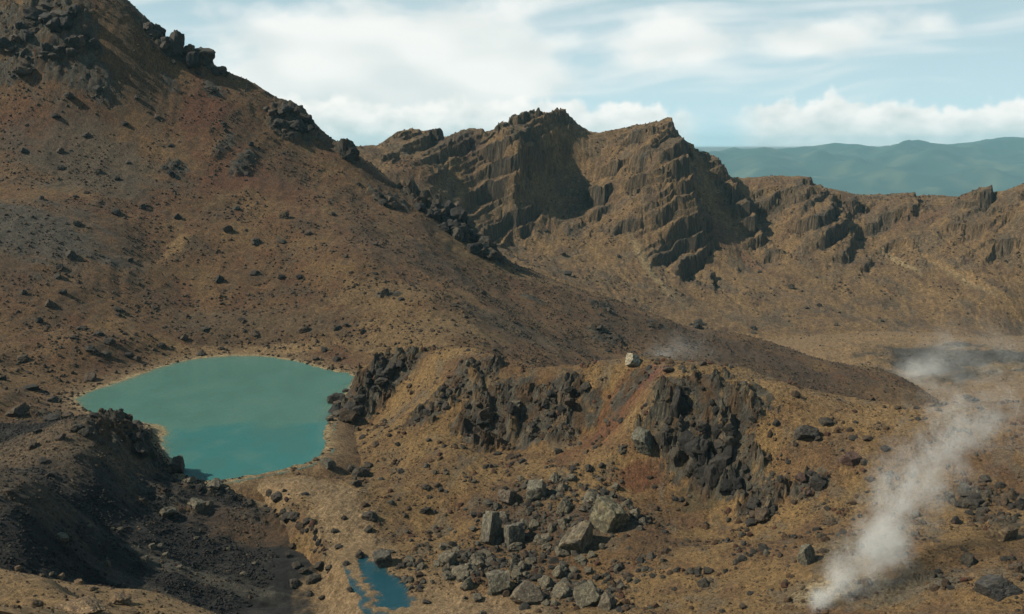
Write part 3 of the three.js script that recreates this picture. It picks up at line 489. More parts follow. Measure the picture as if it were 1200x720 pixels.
const numbered = (name) => { const n = taken.get(name) ?? 0; taken.set(name, n + 1); return n ? name + '_' + String(n).padStart(3, '0') : name; };
const pick = rng(4242);
function place(o, p, w, hgt, deep, turn, tilt = 0, sink = .36) {
  o.scale.set(w, hgt, deep); o.rotation.set(tilt * (pick() - .5), turn, tilt * (pick() - .5)); o.position.set(p.x, p.y + hgt * (1 - 2 * sink), p.z); o.castShadow = o.receiveShadow = true;
}
// a boulder seen at a picture point (where it meets the ground), with its seen width and height
function boulder(name, px, py, w, h, tone, label, group, extra = {}) {
  const p = sight(px, py + h * .28); if (!p) return null;
  const m = p.distanceTo(camera.position) / F, hw = w * m * .56, hh = h * m * .60;
  const o = new THREE.Mesh(extra.shape ?? shapeOf(tone, Math.floor(pick() * 6), w > 24 ? 7 : w > 13 ? 5 : 3), rockMaterial);
  o.name = numbered(name); scene.add(o); describe(o, label, 'boulder', group);
  place(o, p, hw, hh, hw * (extra.deep ?? .9), extra.turn ?? pick() * 6.28, extra.tilt ?? .7, extra.sink ?? (extra.shape ? .32 : .4));
  if (extra.lean) { o.rotation.z = extra.lean; o.rotation.x = extra.leanX ?? 0; }
  return o;
}
const hero = (seed, color, more = {}) => rockShape(seed, { detail: 13, color: color.map((v) => v * 1.35), cuts: 10, rough: .045, sharpness: .5, ...more });
boulder('boulder', 715, 603, 44, 48, 'olive', 'largest squarish pale olive boulder with a reddish underside on the ochre slope', null, { shape: hero(301, [0.155, 0.14, 0.095], { cuts: 7 }), turn: .3, tilt: .1 });
boulder('boulder', 677, 629, 38, 44, 'brown', 'long brown grey slab leaning against the squarish olive boulder', null, { shape: hero(302, [0.13, 0.11, 0.08]), turn: .4, lean: -.7, deep: .7 });
boulder('boulder', 576, 618, 30, 44, 'grey', 'taller half of the split grey boulder above the dark hollow', null, { shape: hero(303, [0.115, 0.11, 0.09]), turn: 1.2, tilt: .1 });
boulder('boulder', 603, 626, 32, 42, 'grey', 'broader half of the split grey boulder above the dark hollow', null, { shape: hero(304, [0.105, 0.10, 0.082]), turn: .2, tilt: .2 });
boulder('boulder', 629, 573, 34, 30, 'grey', 'angular grey boulder with a dark overhang among the rubble', null, { shape: hero(305, [0.12, 0.115, 0.092]), lean: -.4 });
boulder('boulder', 594, 581, 26, 19, 'mauve', 'low brownish boulder touching the angular overhanging one', null, { shape: hero(306, [0.115, 0.095, 0.075]) });
boulder('boulder', 585, 680, 36, 34, 'grey', 'rounded many sided grey boulder at the foot of the rubble', null, { shape: hero(307, [0.115, 0.108, 0.085]) });
boulder('boulder', 618, 697, 42, 26, 'brown', 'broad brown boulder with dark foot at the edge of the stream bed', null, { shape: hero(308, [0.12, 0.10, 0.075]) });
boulder('boulder', 686, 698, 34, 38, 'olive', 'tilted oblong grey slab standing at the foot of the slope', null, { shape: hero(309, [0.13, 0.12, 0.09]), lean: -.5, turn: .2 });
boulder('boulder', 713, 706, 22, 24, 'olive', 'small upright slab next to the tilted oblong slab', null, { shape: hero(310, [0.12, 0.105, 0.08]) });
boulder('boulder', 755, 515, 30, 32, 'olive', 'smooth grey green block at the lower end of the dark cliff', null, { shape: hero(311, [0.10, 0.10, 0.08], { cuts: 6 }) });
boulder('boulder', 742, 422, 22, 18, 'pale', 'whitish boulder perched on the ochre ridge crest', null, { shape: hero(312, [0.27, 0.25, 0.20]) });
boulder('boulder', 209, 546, 20, 23, 'brown', 'blocky boulder standing on the black spur against the lake', null, { shape: hero(313, [0.075, 0.062, 0.05]), tilt: .1 });
boulder('boulder', 944, 651, 20, 28, 'grey', 'grey upright boulder with a dark base beside the steam', null, { shape: hero(314, [0.13, 0.125, 0.10]) });
boulder('boulder', 1165, 688, 48, 24, 'dark', 'dark flat topped boulder on the slope beyond the steam vent', null, { shape: hero(315, [0.04, 0.038, 0.036]) });
boulder('boulder', 450, 654, 26, 22, 'mid', 'round dark grey boulder at the head of the blue pool', null, { shape: hero(316, [0.07, 0.066, 0.058]) });
boulder('boulder', 87, 713, 58, 15, 'tan', 'long tan slab lying on the tan gravel shoulder', null, { shape: hero(317, [0.20, 0.135, 0.075]), turn: .1, tilt: .1 });
boulder('boulder', 384, 542, 18, 16, 'grey', 'grey boulder at the lake outlet beside the black outcrop', null, { shape: hero(318, [0.10, 0.095, 0.08]) });
boulder('boulder', 1172, 624, 30, 26, 'tan', 'tan block split from the dark crag beside the steam', null, { shape: hero(319, [0.12, 0.085, 0.05], { cuts: 7 }) });
boulder('boulder', 997, 537, 24, 17, 'red', 'reddish brown boulder half sunk in the ochre slope', null, { shape: hero(320, [0.095, 0.055, 0.045]) });
boulder('boulder', 943, 507, 30, 17, 'dark', 'dark wedge shaped boulder below the ochre crest', null, { shape: hero(321, [0.05, 0.045, 0.04]) });

const sets = [
  ['grey', 'grey boulder in the rubble pile between blue pool and olive boulder', 'boulders in the rubble pile', [[662, 593, 20, 22], [695, 584, 30, 20], [640, 681, 24, 18], [657, 694, 28, 16], [656, 668, 22, 16], [545, 668, 32, 20], [548, 684, 16, 18], [524, 655, 25, 20], [520, 640, 14, 12], [570, 648, 14, 12], [560, 660, 18, 14], [612, 662, 14, 14], [640, 640, 12, 11], [646, 618, 12, 12], [625, 615, 14, 14], [632, 632, 16, 12], [512, 660, 12, 10], [560, 700, 14, 9], [640, 706, 12, 8], [680, 655, 16, 13], [690, 668, 12, 10], [672, 668, 12, 9], [480, 655, 14, 10], [495, 662, 12, 10], [535, 645, 12, 10], [650, 706, 12, 9], [706, 640, 10, 8], [735, 590, 14, 14], [744, 600, 16, 16], [650, 560, 16, 14], [660, 570, 14, 12], [670, 560, 12, 10], [605, 640, 18, 12], [580, 602, 12, 9], [720, 570, 12, 9], [610, 560, 9, 8]]],
  ['mid', 'dark grey stone along the stream bed between lake and pool', 'stones along the stream bed', [[434, 604, 20, 14], [422, 649, 14, 14], [432, 620, 11, 12], [424, 553, 24, 20], [412, 548, 16, 12], [432, 544, 12, 10], [418, 566, 12, 9], [403, 606, 9, 8], [396, 640, 10, 8], [345, 682, 14, 10], [368, 678, 18, 14], [355, 668, 12, 9], [374, 662, 14, 10], [362, 695, 12, 9], [347, 662, 12, 8], [385, 665, 10, 8], [338, 650, 9, 7], [325, 581, 18, 10], [316, 577, 10, 8], [344, 603, 18, 9], [360, 610, 12, 9], [332, 598, 10, 8], [392, 622, 10, 8], [500, 705, 11, 7], [470, 662, 9, 7], [405, 660, 9, 7], [410, 690, 8, 6], [378, 700, 9, 7]]],
  ['grey', 'pale stone lying on the black scoria spur', 'pale stones on the black spur', [[72, 629, 16, 10], [230, 590, 22, 15], [84, 600, 9, 7], [178, 640, 9, 8], [168, 655, 12, 9], [188, 640, 8, 6], [194, 650, 8, 6], [140, 620, 8, 5], [210, 665, 8, 6], [104, 616, 8, 5], [268, 643, 6, 5], [245, 590, 10, 9], [60, 672, 7, 4], [252, 567, 22, 12], [224, 562, 16, 10], [266, 574, 9, 7], [196, 598, 18, 12], [126, 660, 6, 9], [230, 630, 7, 5], [298, 660, 7, 5], [285, 672, 9, 6]]],
  ['dark', 'dark rock on the brown sunlit side of the black spur', 'rocks on the lit side of the spur', [[90, 500, 18, 10], [98, 505, 16, 9], [38, 522, 12, 12], [20, 481, 26, 14], [60, 490, 20, 12], [80, 486, 14, 10], [110, 486, 12, 9], [45, 505, 10, 7], [70, 512, 12, 7], [25, 555, 12, 7], [50, 540, 12, 6], [58, 556, 10, 6], [10, 575, 12, 6]]],
  ['tan', 'tan rock on the gravel shoulder above the black spur', 'rocks on the gravel shoulder', [[42, 708, 15, 14], [92, 683, 13, 9], [108, 690, 12, 8], [70, 676, 11, 5], [142, 703, 26, 14], [108, 700, 9, 7], [154, 716, 18, 9], [20, 665, 9, 4], [48, 674, 7, 4], [128, 708, 9, 6], [182, 720, 10, 6], [15, 712, 8, 5], [60, 700, 6, 4]]],
  ['dark', 'dark boulder lying on the mountainside above the lake', 'boulders on the mountainside', [[83, 297, 17, 15], [266, 267, 15, 13], [257, 327, 13, 13], [208, 254, 10, 9], [152, 304, 9, 9], [138, 362, 14, 9], [139, 368, 9, 8], [96, 384, 14, 9], [117, 391, 12, 9], [128, 399, 16, 9], [332, 252, 16, 13], [361, 272, 11, 10], [298, 319, 12, 10], [330, 324, 11, 9], [351, 324, 10, 11], [283, 374, 11, 9], [286, 387, 7, 6], [299, 390, 13, 9], [355, 386, 18, 9], [395, 384, 14, 9], [380, 409, 12, 7], [370, 420, 12, 8], [394, 420, 14, 7], [105, 443, 20, 10], [25, 420, 18, 9], [37, 454, 22, 10], [3, 443, 9, 9], [62, 469, 16, 9], [190, 404, 12, 9], [235, 414, 14, 8], [260, 408, 8, 6], [90, 261, 14, 10], [67, 323, 12, 9], [73, 342, 10, 9], [58, 355, 14, 12], [45, 375, 12, 9], [70, 312, 10, 8], [27, 342, 9, 9], [137, 248, 14, 13], [167, 242, 9, 9], [277, 244, 12, 8], [300, 282, 16, 11], [330, 282, 12, 8], [240, 385, 12, 8], [180, 360, 10, 7], [150, 415, 12, 9], [160, 420, 12, 9], [124, 415, 14, 8], [105, 408, 16, 8], [85, 395, 9, 8], [215, 395, 12, 8], [200, 170, 10, 6], [146, 144, 9, 8], [102, 158, 12, 8], [184, 136, 9, 7], [72, 196, 12, 9], [28, 176, 10, 9], [136, 208, 10, 9], [114, 200, 12, 9], [160, 114, 9, 6], [203, 72, 9, 9], [247, 104, 16, 10], [232, 85, 9, 8], [115, 104, 14, 12], [82, 112, 16, 10], [65, 135, 12, 8], [70, 176, 10, 8], [48, 232, 9, 7], [88, 230, 8, 6], [150, 190, 8, 6], [102, 225, 8, 6], [420, 215, 8, 6], [390, 250, 9, 7], [405, 300, 8, 6], [425, 388, 10, 9], [405, 380, 9, 7], [440, 320, 8, 6], [470, 350, 9, 7], [450, 342, 16, 12], [533, 357, 9, 7], [545, 370, 10, 6], [605, 378, 7, 5], [565, 343, 12, 7], [440, 285, 10, 6]]],
  ['dark', 'dark rock strewn on the ochre ridge facing the stream', 'rocks on the ochre ridge', [[785, 433, 16, 9], [822, 426, 12, 8], [800, 430, 12, 7], [500, 570, 14, 9], [512, 568, 12, 9], [470, 552, 9, 7], [498, 597, 14, 8], [440, 520, 9, 6], [466, 520, 8, 6], [425, 512, 9, 7], [690, 547, 12, 13], [705, 545, 9, 8], [598, 535, 12, 9], [612, 540, 12, 8], [582, 531, 12, 6], [655, 528, 12, 10], [825, 682, 18, 12], [830, 668, 14, 10], [870, 655, 12, 9], [968, 493, 16, 12], [958, 512, 12, 8], [880, 612, 14, 10], [1000, 513, 12, 5], [1018, 513, 12, 6], [1038, 525, 12, 7], [975, 612, 18, 9], [958, 620, 10, 6], [970, 595, 9, 6], [1135, 590, 20, 18], [1155, 560, 12, 9], [1172, 568, 12, 10], [1195, 590, 14, 16], [1135, 655, 20, 22], [1190, 665, 16, 12], [1012, 541, 9, 9], [915, 560, 9, 7], [900, 535, 12, 9], [880, 520, 12, 9], [910, 495, 10, 7], [730, 585, 9, 6], [1120, 610, 12, 12], [870, 710, 9, 8], [880, 695, 10, 6], [790, 690, 8, 6], [765, 675, 9, 6], [1008, 605, 8, 5], [1100, 480, 9, 6], [1138, 467, 18, 10], [1075, 478, 7, 4], [690, 595, 9, 6]]],
  ['dark', 'dark boulder on the scree below the far crater wall', 'boulders on the far scree', [[660, 297, 9, 7], [640, 270, 6, 5], [665, 320, 12, 8], [725, 300, 6, 5], [927, 335, 9, 8], [890, 318, 6, 5], [960, 357, 7, 5], [945, 360, 6, 5], [980, 380, 6, 5], [1034, 376, 6, 4], [865, 315, 5, 5], [800, 345, 5, 4]]],
];
const onMountain = (x, y) => y < 160 ? ['below the summit crags', 'below the summit crags'] : x >= 400 ? ['on the rounded shoulder behind the ochre ridge', 'on the rounded shoulder'] : y > 365 && x > 175 ? ['on the scree just above the far lake shore', 'above the far lake shore'] : y > 355 ? ['on the brown slope by the narrow end of the lake', 'by the narrow end of the lake'] : x < 170 ? ['on the grey brown flank of the mountainside', 'on the grey brown flank'] : ['in the ochre and red soil high above the lake', 'in the ochre and red soil'];
{ const q = rng(606); for (let i = 0; i < 34; i++) { const a = q() * 6.28, r = Math.sqrt(q()), w = mix(7, 21, q() * q()); sets[0][3].push([608 + r * Math.cos(a) * 88, 652 + r * Math.sin(a) * 44 - .12 * r * Math.cos(a) * 88, w, w * mix(.7, 1, q())]); } }
for (let [tone, label, group, list] of sets) for (const [x, y, w, h] of list) {
  let named = label, set = group, shrink = 1; const size = w >= 18 ? 'big' : w >= 12 ? 'medium' : 'small';
  if (group === 'boulders on the mountainside') { shrink = .86; const [where, short] = onMountain(x, y); named = size + ' dark boulder ' + where; set = size + ' boulders ' + short; } else {
    const marks = { 'boulders in the rubble pile': [[[590, 622], 'near the split grey boulder'], [[715, 602], 'near the squarish olive boulder'], [[629, 573], 'near the angular overhanging boulder'], [[585, 690], 'near the rounded many sided boulder'], [[690, 700], 'near the tilted oblong slab'], [[525, 655], 'at the end towards the blue pool']],
      'rocks on the ochre ridge': [[[742, 422], 'near the whitish crest boulder'], [[830, 520], 'near the tall columned cliff'], [[960, 690], 'near the steam vent'], [[1160, 600], 'near the dark crag behind the steam'], [[575, 500], 'below the brown bluff'], [[943, 507], 'near the dark wedge shaped boulder'], [[440, 510], 'below the black lake corner outcrop'], [[700, 570], 'above the squarish olive boulder'], [[895, 605], 'near the notched low outcrop']],
      'stones along the stream bed': [[[384, 542], 'near the lake outlet'], [[450, 660], 'near the blue pool'], [[360, 675], 'at the foot of the black spur']],
      'pale stones on the black spur': [[[209, 545], 'near the blocky boulder on its crest'], [[100, 620], 'on its dark face'], [[230, 655], 'near its foot']] }[group];
    const near = marks ? ' ' + marks.reduce((a, m) => (m[0][0] - x) ** 2 + (m[0][1] - y) ** 2 < (a[0][0] - x) ** 2 + (a[0][1] - y) ** 2 ? m : a)[1] : '';
    const short = { 'boulders in the rubble pile': 'grey boulder in the rubble pile', 'rocks on the ochre ridge': 'dark rock on the ochre ridge', 'stones along the stream bed': 'dark grey stone in the stream bed', 'pale stones on the black spur': 'pale stone on the black spur' }[group] ?? label;
    named = size + ' ' + short + near; set = size + ' ' + group + near;
  }
  boulder(tone === 'dark' || tone === 'mid' ? 'dark_boulder' : tone === 'tan' ? 'tan_rock' : 'grey_boulder', x, y, w * shrink, h * shrink, tone === 'dark' ? ['dark', 'mid', 'mid', 'brown', 'dark'][Math.floor(pick() * 5)] : tone, named, set);
}

// outcrops: bedrock that breaks into separate blocks, each block a part
function outcrop(name, label, spots, tones, group) {
  const root = new THREE.Group(); root.name = numbered(name); let anchor = null; const rocks = [];
  for (const [px, py, rx, ry, turn, n, s0, s1, tall] of spots) for (let i = 0; i < n * .7; i++) {
    const r = Math.sqrt(pick()), a = pick() * 6.2832, u = r * Math.cos(a) * rx, v = r * Math.sin(a) * ry, t = turn * Math.PI / 180, p = sight(px + u * Math.cos(t) - v * Math.sin(t), py + u * Math.sin(t) + v * Math.cos(t));
    if (!p) continue;
    const big = Math.pow(pick(), 2.6), size = mix(s0 * .5, s1 * (py < 330 ? 1.05 : 1.15), big), m = p.distanceTo(camera.position) / F, s = size * m * .5, o = new THREE.Mesh(shapeOf(tones[Math.floor(pick() * tones.length)], Math.floor(pick() * 6), size > 14 ? 4 : 3), rockMaterial), high = tall && big > .12;
    anchor ??= p.clone(); o.name = high ? 'column' : big > .2 ? 'block' : 'fragment'; rocks.push(o);
    place(o, p, s * mix(.7, 1.35, pick()), s * (high ? tall : 1) * mix(.6, 1.1, pick()), s * mix(.7, 1.2, pick()), pick() * 6.28, high ? .35 : .9, py < 330 ? .34 : high ? .56 : .5);
  }
  if (!anchor) return; root.position.copy(anchor); for (const o of rocks) { o.position.sub(anchor); root.add(o); }
  scene.add(root); describe(root, label, 'rock outcrop', group); return root;
}
const D = ['dark', 'mid', 'mid', 'black', 'brown'], B = ['black', 'dark', 'dark', 'mid', 'brown'], M = ['mid', 'dark', 'brown', 'grey', 'brown'];
outcrop('lava_outcrop', 'black lava outcrop dropping into the lake corner', [[472, 428, 14, 7, -25, 12, 6, 18], [440, 445, 26, 14, -40, 34, 7, 25], [412, 470, 22, 16, -45, 32, 7, 25], [395, 488, 14, 10, -45, 16, 6, 17]], B);
outcrop('lava_outcrop', 'second dark rock band slanting down behind the black lake corner outcrop', [[530, 452, 24, 8, -40, 34, 5, 13], [508, 478, 22, 6, -10, 24, 5, 12], [545, 465, 12, 8, 0, 12, 5, 10]], D);
outcrop('rock_knob', 'small grey rock knob on the ochre ridge crest above the brown bluff', [[552, 430, 10, 6, 0, 9, 6, 14], [572, 438, 14, 7, 20, 12, 6, 16]], M);
outcrop('rock_knob', 'brown bluff with a smooth hollow face on the ochre slope', [[575, 500, 24, 14, 15, 30, 7, 20, 1.2], [600, 475, 14, 8, 0, 12, 8, 18], [558, 478, 12, 10, 20, 12, 6, 12]], M);
outcrop('lava_outcrop', 'dark rubbly outcrop in the middle of the ochre slope', [[655, 470, 26, 16, -35, 50, 5, 13], [635, 500, 24, 12, -20, 40, 5, 12], [680, 455, 12, 10, 0, 14, 6, 13]], D);
outcrop('cliff', 'tall dark cliff with upright columns under the ridge crest', [[795, 505, 18, 34, 10, 40, 10, 24, 1.9], [828, 530, 18, 38, 0, 44, 10, 26, 1.9], [862, 550, 18, 34, -20, 40, 8, 20, 1.6], [850, 490, 40, 20, 10, 44, 6, 16], [800, 460, 30, 8, 0, 22, 6, 16]], ['black', 'dark', 'dark', 'mid', 'black']);
outcrop('lava_outcrop', 'low dark outcrop with a square notch below the columned cliff', [[895, 600, 22, 13, -10, 28, 7, 19, 1.2]], ['black', 'dark', 'brown']);
outcrop('lava_outcrop', 'dark knobbly crag beside the reddish soil patch on the ochre slope', [[948, 568, 14, 15, 0, 22, 7, 18]], ['dark', 'red', 'black']);
outcrop('lava_outcrop', 'dark crag on the slope behind the steam plume', [[1140, 592, 20, 14, 0, 22, 6, 17], [1180, 600, 22, 18, 0, 26, 6, 18], [1130, 655, 12, 14, 0, 12, 6, 16]], ['dark', 'dark', 'brown', 'mid']);
outcrop('rock_knob', 'knobbly dark crest of the black spur against the lake', [[155, 505, 12, 12, 0, 30, 6, 14], [166, 525, 8, 14, 0, 22, 6, 15], [145, 492, 12, 6, 0, 12, 5, 11]], D);
outcrop('rubble_pile', 'row of dark rubble running down the spur to the outlet', [[250, 575, 24, 6, 20, 22, 5, 12], [300, 595, 28, 6, 22, 30, 5, 11], [350, 612, 24, 6, 28, 30, 5, 12], [372, 640, 12, 12, 0, 14, 5, 11]], D);
outcrop('summit_crag', 'dark broken crags below the summit of the mountainside', [[20, 45, 26, 16, -20, 40, 7, 20], [68, 22, 30, 16, -10, 46, 7, 22], [60, 62, 40, 7, -6, 40, 7, 20], [15, 84, 16, 6, 0, 14, 7, 16], [100, 50, 14, 12, 0, 16, 6, 14]], D);
outcrop('pinnacle', 'jagged black pinnacles on the upper skyline of the mountainside', [[178, 36, 14, 5, 40, 22, 9, 20], [200, 58, 10, 5, 20, 22, 10, 26, 1.4], [231, 72, 15, 5, 15, 32, 10, 26, 1.2], [256, 86, 12, 3, 25, 12, 6, 13]], B);
outcrop('lava_outcrop', 'dark blocky outcrop on the mountainside skyline above the lake', [[350, 142, 20, 12, 40, 40, 7, 20], [332, 150, 12, 14, -40, 22, 6, 15], [318, 130, 12, 5, -30, 10, 5, 10]], D);
outcrop('pinnacle', 'single dark pinnacle on the mountainside skyline beside the far ridge', [[404, 180, 4, 4, 0, 12, 12, 26, 1.6], [412, 186, 10, 4, 30, 10, 6, 12]], B);
outcrop('summit_crag', 'large shadowed crag at the end of the mountainside skyline', [[500, 244, 22, 8, 30, 36, 9, 26], [532, 264, 26, 12, 38, 54, 10, 32], [562, 290, 22, 10, 40, 44, 10, 30], [455, 238, 20, 12, 30, 18, 6, 14]], B);
outcrop('rock_knob', 'dark rock cluster on the lower brown toe of the mountainside', [[820, 381, 12, 6, 0, 14, 6, 14], [770, 381, 10, 4, 0, 8, 5, 9], [880, 388, 7, 4, 0, 6, 5, 10]], D);
outcrop('rubble_pile', 'vertical streak of dark rubble on the lower mountainside', [[710, 395, 9, 22, -10, 40, 4, 9], [705, 362, 12, 8, 0, 14, 4, 9]], D);
outcrop('rubble_pile', 'twin streaks of dark rubble in the red soil of the mountainside', [[290, 190, 5, 26, 3, 26, 4, 9], [262, 170, 4, 24, 3, 20, 4, 8], [205, 200, 14, 8, -20, 16, 4, 10]], D);
console.log('objects placed', scene.children.length);

// loose stones beyond counting
function scatter(name, label, b, count, size, tones, density, variants = 4, seedBase = 1, bury = -.1) {
  const q = rng(seedBase * 7919), lists = Array.from({ length: variants }, () => []), tmp = new THREE.Object3D(); let tries = 0, n = 0;
  while (n < count && tries < count * 60) {
    tries++; const x = mix(b.x0, b.x1, q()), z = mix(b.z0, b.z1, q()), s = b.smooth(x, z), f = FRAME(x, s, z);
    if (f[2] < 20 || f[0] < -90 || f[0] > 1290 || f[1] > 790 || f[1] < -40) continue;
    if (q() > density(x, z, s)) continue;
    let other = -1e4; for (const o of bodies) if (o !== b && o.has(x, z)) other = Math.max(other, o.smooth(x, z)); if (other > s + .6) continue;
    if (lakeSD(x, z) < .3 || poolSD(x, z) < .1) continue;
    const y = b.detail(x, z, s), r = size[0] * Math.pow(size[1] / size[0], Math.pow(q(), 3.2));
    tmp.position.set(x, y - r * bury, z); tmp.rotation.set(q() * 6.28, q() * 6.28, q() * 6.28); tmp.scale.set(r * mix(.7, 1.25, q()), r * mix(.55, .95, q()), r * mix(.7, 1.25, q())); tmp.updateMatrix();
    const t = tones[Math.floor(q() * tones.length)], k = mix(.72, 1.2, q()); lists[Math.floor(q() * variants)].push([tmp.matrix.clone(), [t[0] * k, t[1] * k, t[2] * k]]); n++;
  }
  lists.forEach((list, v) => {
    if (!list.length) return;
    const g = rockShape(900 + v + seedBase * 10, { detail: 1, cuts: 8, rough: .1, color: [1, 1, 1], mottle: .15 }), mesh = new THREE.InstancedMesh(g, rockMaterial, list.length), c = new THREE.Color();
    list.forEach(([m, t], i) => { mesh.setMatrixAt(i, m); mesh.setColorAt(i, c.setRGB(...t)); });
    mesh.name = numbered(name); mesh.castShadow = mesh.receiveShadow = true; describe(mesh, label, 'stones', null, 'stuff'); scene.add(mesh);
  });
  console.log(name, n);
}
scatter('scree_stones', 'loose dark stones strewn over the brown mountainside', mountain, 85000, [.12, .8], [UMBER, SCREE, BROWN, BROWN, SCREE, [0.05, 0.04, 0.03], [0.11, 0.075, 0.04], [0.13, 0.09, 0.05]], (x, z, s) => clamp(.42 + 1.3 * fbm(x / 26 + 3, z / 26, 4) + .2 * ss(40, 5, s)), 4, 1);
scatter('soil_clods', 'crumbly ochre clods and stones covering the near ridge', slope, 90000, [.07, .34], [OCHRE, [0.15, 0.092, 0.037], [0.15, 0.092, 0.037], [0.12, 0.07, 0.03], BROWN, [0.165, 0.105, 0.046]], (x, z, s) => clamp(.4 + 1.2 * fbm(x / 7 + 3, z / 7, 4)) * (1 - bedAt(x, z)), 4, 2, .25);
const HEAP = [[600, 600], [590, 650], [640, 640], [660, 580], [720, 600], [540, 660], [640, 690], [700, 690]].map(([a, b]) => sight(a, b)), heapAt = (x, z) => { let k = 0; for (const p of HEAP) k += Math.exp(-((x - p.x) ** 2 + (z - p.z) ** 2) / 26); return clamp(k * 1.2) * clamp(.55 + 1.3 * fbm(x / 4, z / 4, 3)); };
scatter('rubble_stones', 'grey rubble stones packed between the boulders of the rubble pile', slope, 5200, [.14, 1.1], [GREY, ROCK, [0.13, 0.118, 0.09], [0.11, 0.1, 0.08], UMBER, [0.07, 0.062, 0.05]], heapAt, 3, 8);
scatter('ridge_stones', 'small grey and brown stones scattered on the near ridge', slope, 17000, [.10, .9], [ROCK, GREY, UMBER, SCREE, BROWN, BROWN, [0.1, 0.085, 0.06], RED], (x, z) => clamp(-.05 + 2.2 * fbm(x / 9 - 7, z / 9, 4)) * (1 - bedAt(x, z)), 3, 3);
scatter('scoria_gravel', 'coarse black scoria gravel covering the spur', spur, 42000, [.07, .36], [BLACK, BLACK, [0.014, 0.014, 0.014], [0.024, 0.023, 0.021], [0.018, 0.018, 0.018], ROCK], (x, z) => clamp(.55 + .9 * fbm(x / 8, z / 8, 3)) * ss(.03, .008, spur.tint(x, z, [0, 0, 0])[0]) * (1 - bedAt(x, z)), 3, 4);
scatter('spur_stones', 'brown stones on the sunlit side of the black spur', spur, 9000, [.07, .4], [BROWN, SCREE, UMBER, GREY, [0.13, 0.095, 0.06]], (x, z) => ss(.02, .05, spur.tint(x, z, [0, 0, 0])[0]) * .8 * (1 - bedAt(x, z)), 2, 9, .1);
scatter('spur_pebbles', 'pale pebbles sprinkled over the black scoria', spur, 1300, [.08, .42], [GREY, PALE, [0.15, 0.13, 0.1], SAND], (x, z) => .5, 2, 10);
scatter('gravel_stones', 'tan gravel stones on the shoulder above the black spur', lip, 9000, [.04, .22], [TAN, BROWN, OCHRE, SAND, UMBER, PALE], () => .9, 2, 5);
scatter('wall_scree', 'loose rubble on the scree of the far crater wall', far_ridge, 22000, [.25, 1.25], [SCREE, BROWN, BROWN, [0.12, 0.085, 0.055], UMBER, [0.10, 0.075, 0.05]], (x, z, s) => clamp(.25 + 1.3 * fbm(x / 30 + 9, z / 50, 4)) * ss(-50, -28, s), 3, 6);
scatter('floor_stones', 'dark stones scattered over the crater floor', floor, 3500, [.15, .7], [ROCK, SCREE, BROWN, UMBER], (x, z) => clamp(.2 + 1.5 * fbm(x / 30, z / 30, 3)), 2, 7);

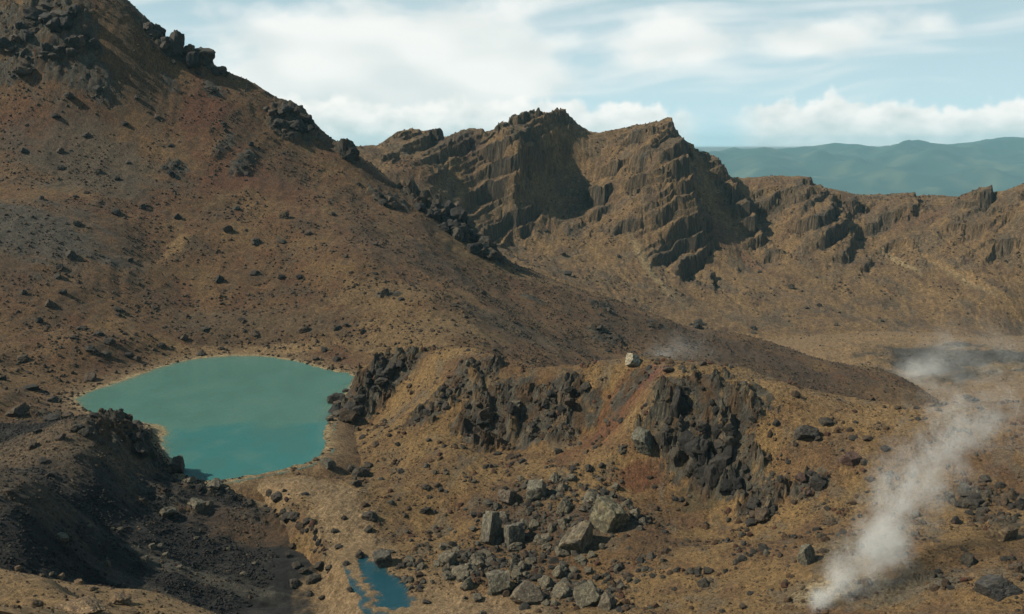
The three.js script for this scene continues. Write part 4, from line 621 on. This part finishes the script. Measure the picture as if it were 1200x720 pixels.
// ------------------------------------------------------------------ steam: clouds of fine droplets
function mist(seed, spread, size, n) {          // one small cloud of separate droplets
  const q = rng(seed), pos = [], nor = [], gauss = () => (q() + q() + q() + q() - 2) * spread, T = [[1, 1, 1], [1, -1, -1], [-1, 1, -1], [-1, -1, 1]], faces = [[0, 1, 2], [0, 3, 1], [0, 2, 3], [1, 3, 2]];
  for (let i = 0; i < n; i++) { const c = [gauss(), gauss(), gauss()], s = size * mix(.6, 1.4, q()); for (const f of faces) for (const k of f) { pos.push(c[0] + s * T[k][0], c[1] + s * T[k][1], c[2] + s * T[k][2]); nor.push(...T[k].map((v) => v * .57735)); } }
  const g = new THREE.BufferGeometry(); g.setAttribute('position', new THREE.Float32BufferAttribute(pos, 3)); g.setAttribute('normal', new THREE.Float32BufferAttribute(nor, 3)); return g;
}
function steam(name, label, axis, count, size, seed, fine = 110) {
  const q = rng(seed), mat = new THREE.MeshPhysicalMaterial({ color: new THREE.Color(.90, .92, .91), transparent: true, opacity: .25, roughness: 1, transmission: .5, thickness: 0, specularIntensity: 0 });
  const pts = axis.map(([px, py, d, w, k]) => ({ p: P(px, py, d), r: w * d / F, k })), total = pts.length - 1, found = [], gauss = () => (q() + q() + q() + q() - 2) * .85;
  const curve = new THREE.CatmullRomCurve3(pts.map((a) => a.p)), c = new THREE.Vector3(), scale = axis[0][2] / 100;
  let tries = 0;
  while (found.length < count && tries++ < count * 40) {
    const t = q() * total, i = Math.min(total - 1, Math.floor(t)), f = t - i, a = pts[i], b = pts[i + 1], r = mix(a.r, b.r, f);
    if (q() > mix(a.k, b.k, f)) continue;
    curve.getPoint(t / total, c);
    const x = c.x + gauss() * r, y = c.y + gauss() * r, z = c.z + gauss() * r, s = 2.6 * scale;
    const wx = x + .8 * s * n3(x / s * .4, y / s * .4, z / s * .4 + seed), wy = y + .8 * s * n3(x / s * .4 + 9, y / s * .4, z / s * .4 + seed);
    const wisp = n3(wx / s * .5, wy / s * .34, z / s * .5 + seed) + .6 * n3(wx / s * 1.2, wy / s * .8, z / s * 1.2) + .3 * n3(wx / s * 2.8, wy / s * 2, z / s * 2.8);
    if (q() > ss(-.8, 1.2, wisp + (t < 1 ? .15 * (1 - t) : 0))) continue;
    found.push([x, y, z]);
  }
  const g = mist(seed + 1, .6 * scale, size, fine), o = new THREE.InstancedMesh(g, mat, found.length), tmp = new THREE.Object3D();
  found.forEach(([x, y, z], i) => { tmp.position.set(x, y, z); tmp.rotation.set(q() * 6, q() * 6, q() * 6); tmp.scale.setScalar(mix(.7, 1.4, q())); tmp.updateMatrix(); o.setMatrixAt(i, tmp.matrix); });
  o.name = name; scene.add(o); describe(o, label, 'steam', null, 'stuff'); console.log(name, found.length);
}
steam('steam_plume', 'white steam plume rising from the vent on the ochre slope', [[958, 708, 100, 10, .3], [1000, 672, 101, 27, .6], [1046, 618, 103, 37, .62], [1062, 570, 105, 40, .6], [1108, 530, 108, 42, .5], [1125, 490, 112, 46, .38], [1180, 480, 118, 54, .26], [1250, 470, 124, 60, .2]], 6000, .0104, 51);
steam('steam_drift', 'thin steam drifting over the dark lava mound on the crater floor', [[1070, 468, 432, 24, 1], [1085, 452, 434, 32, .8], [1110, 434, 440, 42, .3], [1180, 424, 446, 46, .16], [1250, 430, 446, 46, .12]], 5200, .036, 77);
steam('steam_wisp', 'faint wisp of steam behind the whitish crest boulder', [[770, 424, 184, 14, .6], [790, 414, 186, 20, .4], [830, 408, 190, 26, .2]], 210, .014, 91);

renderer.render(scene, camera);
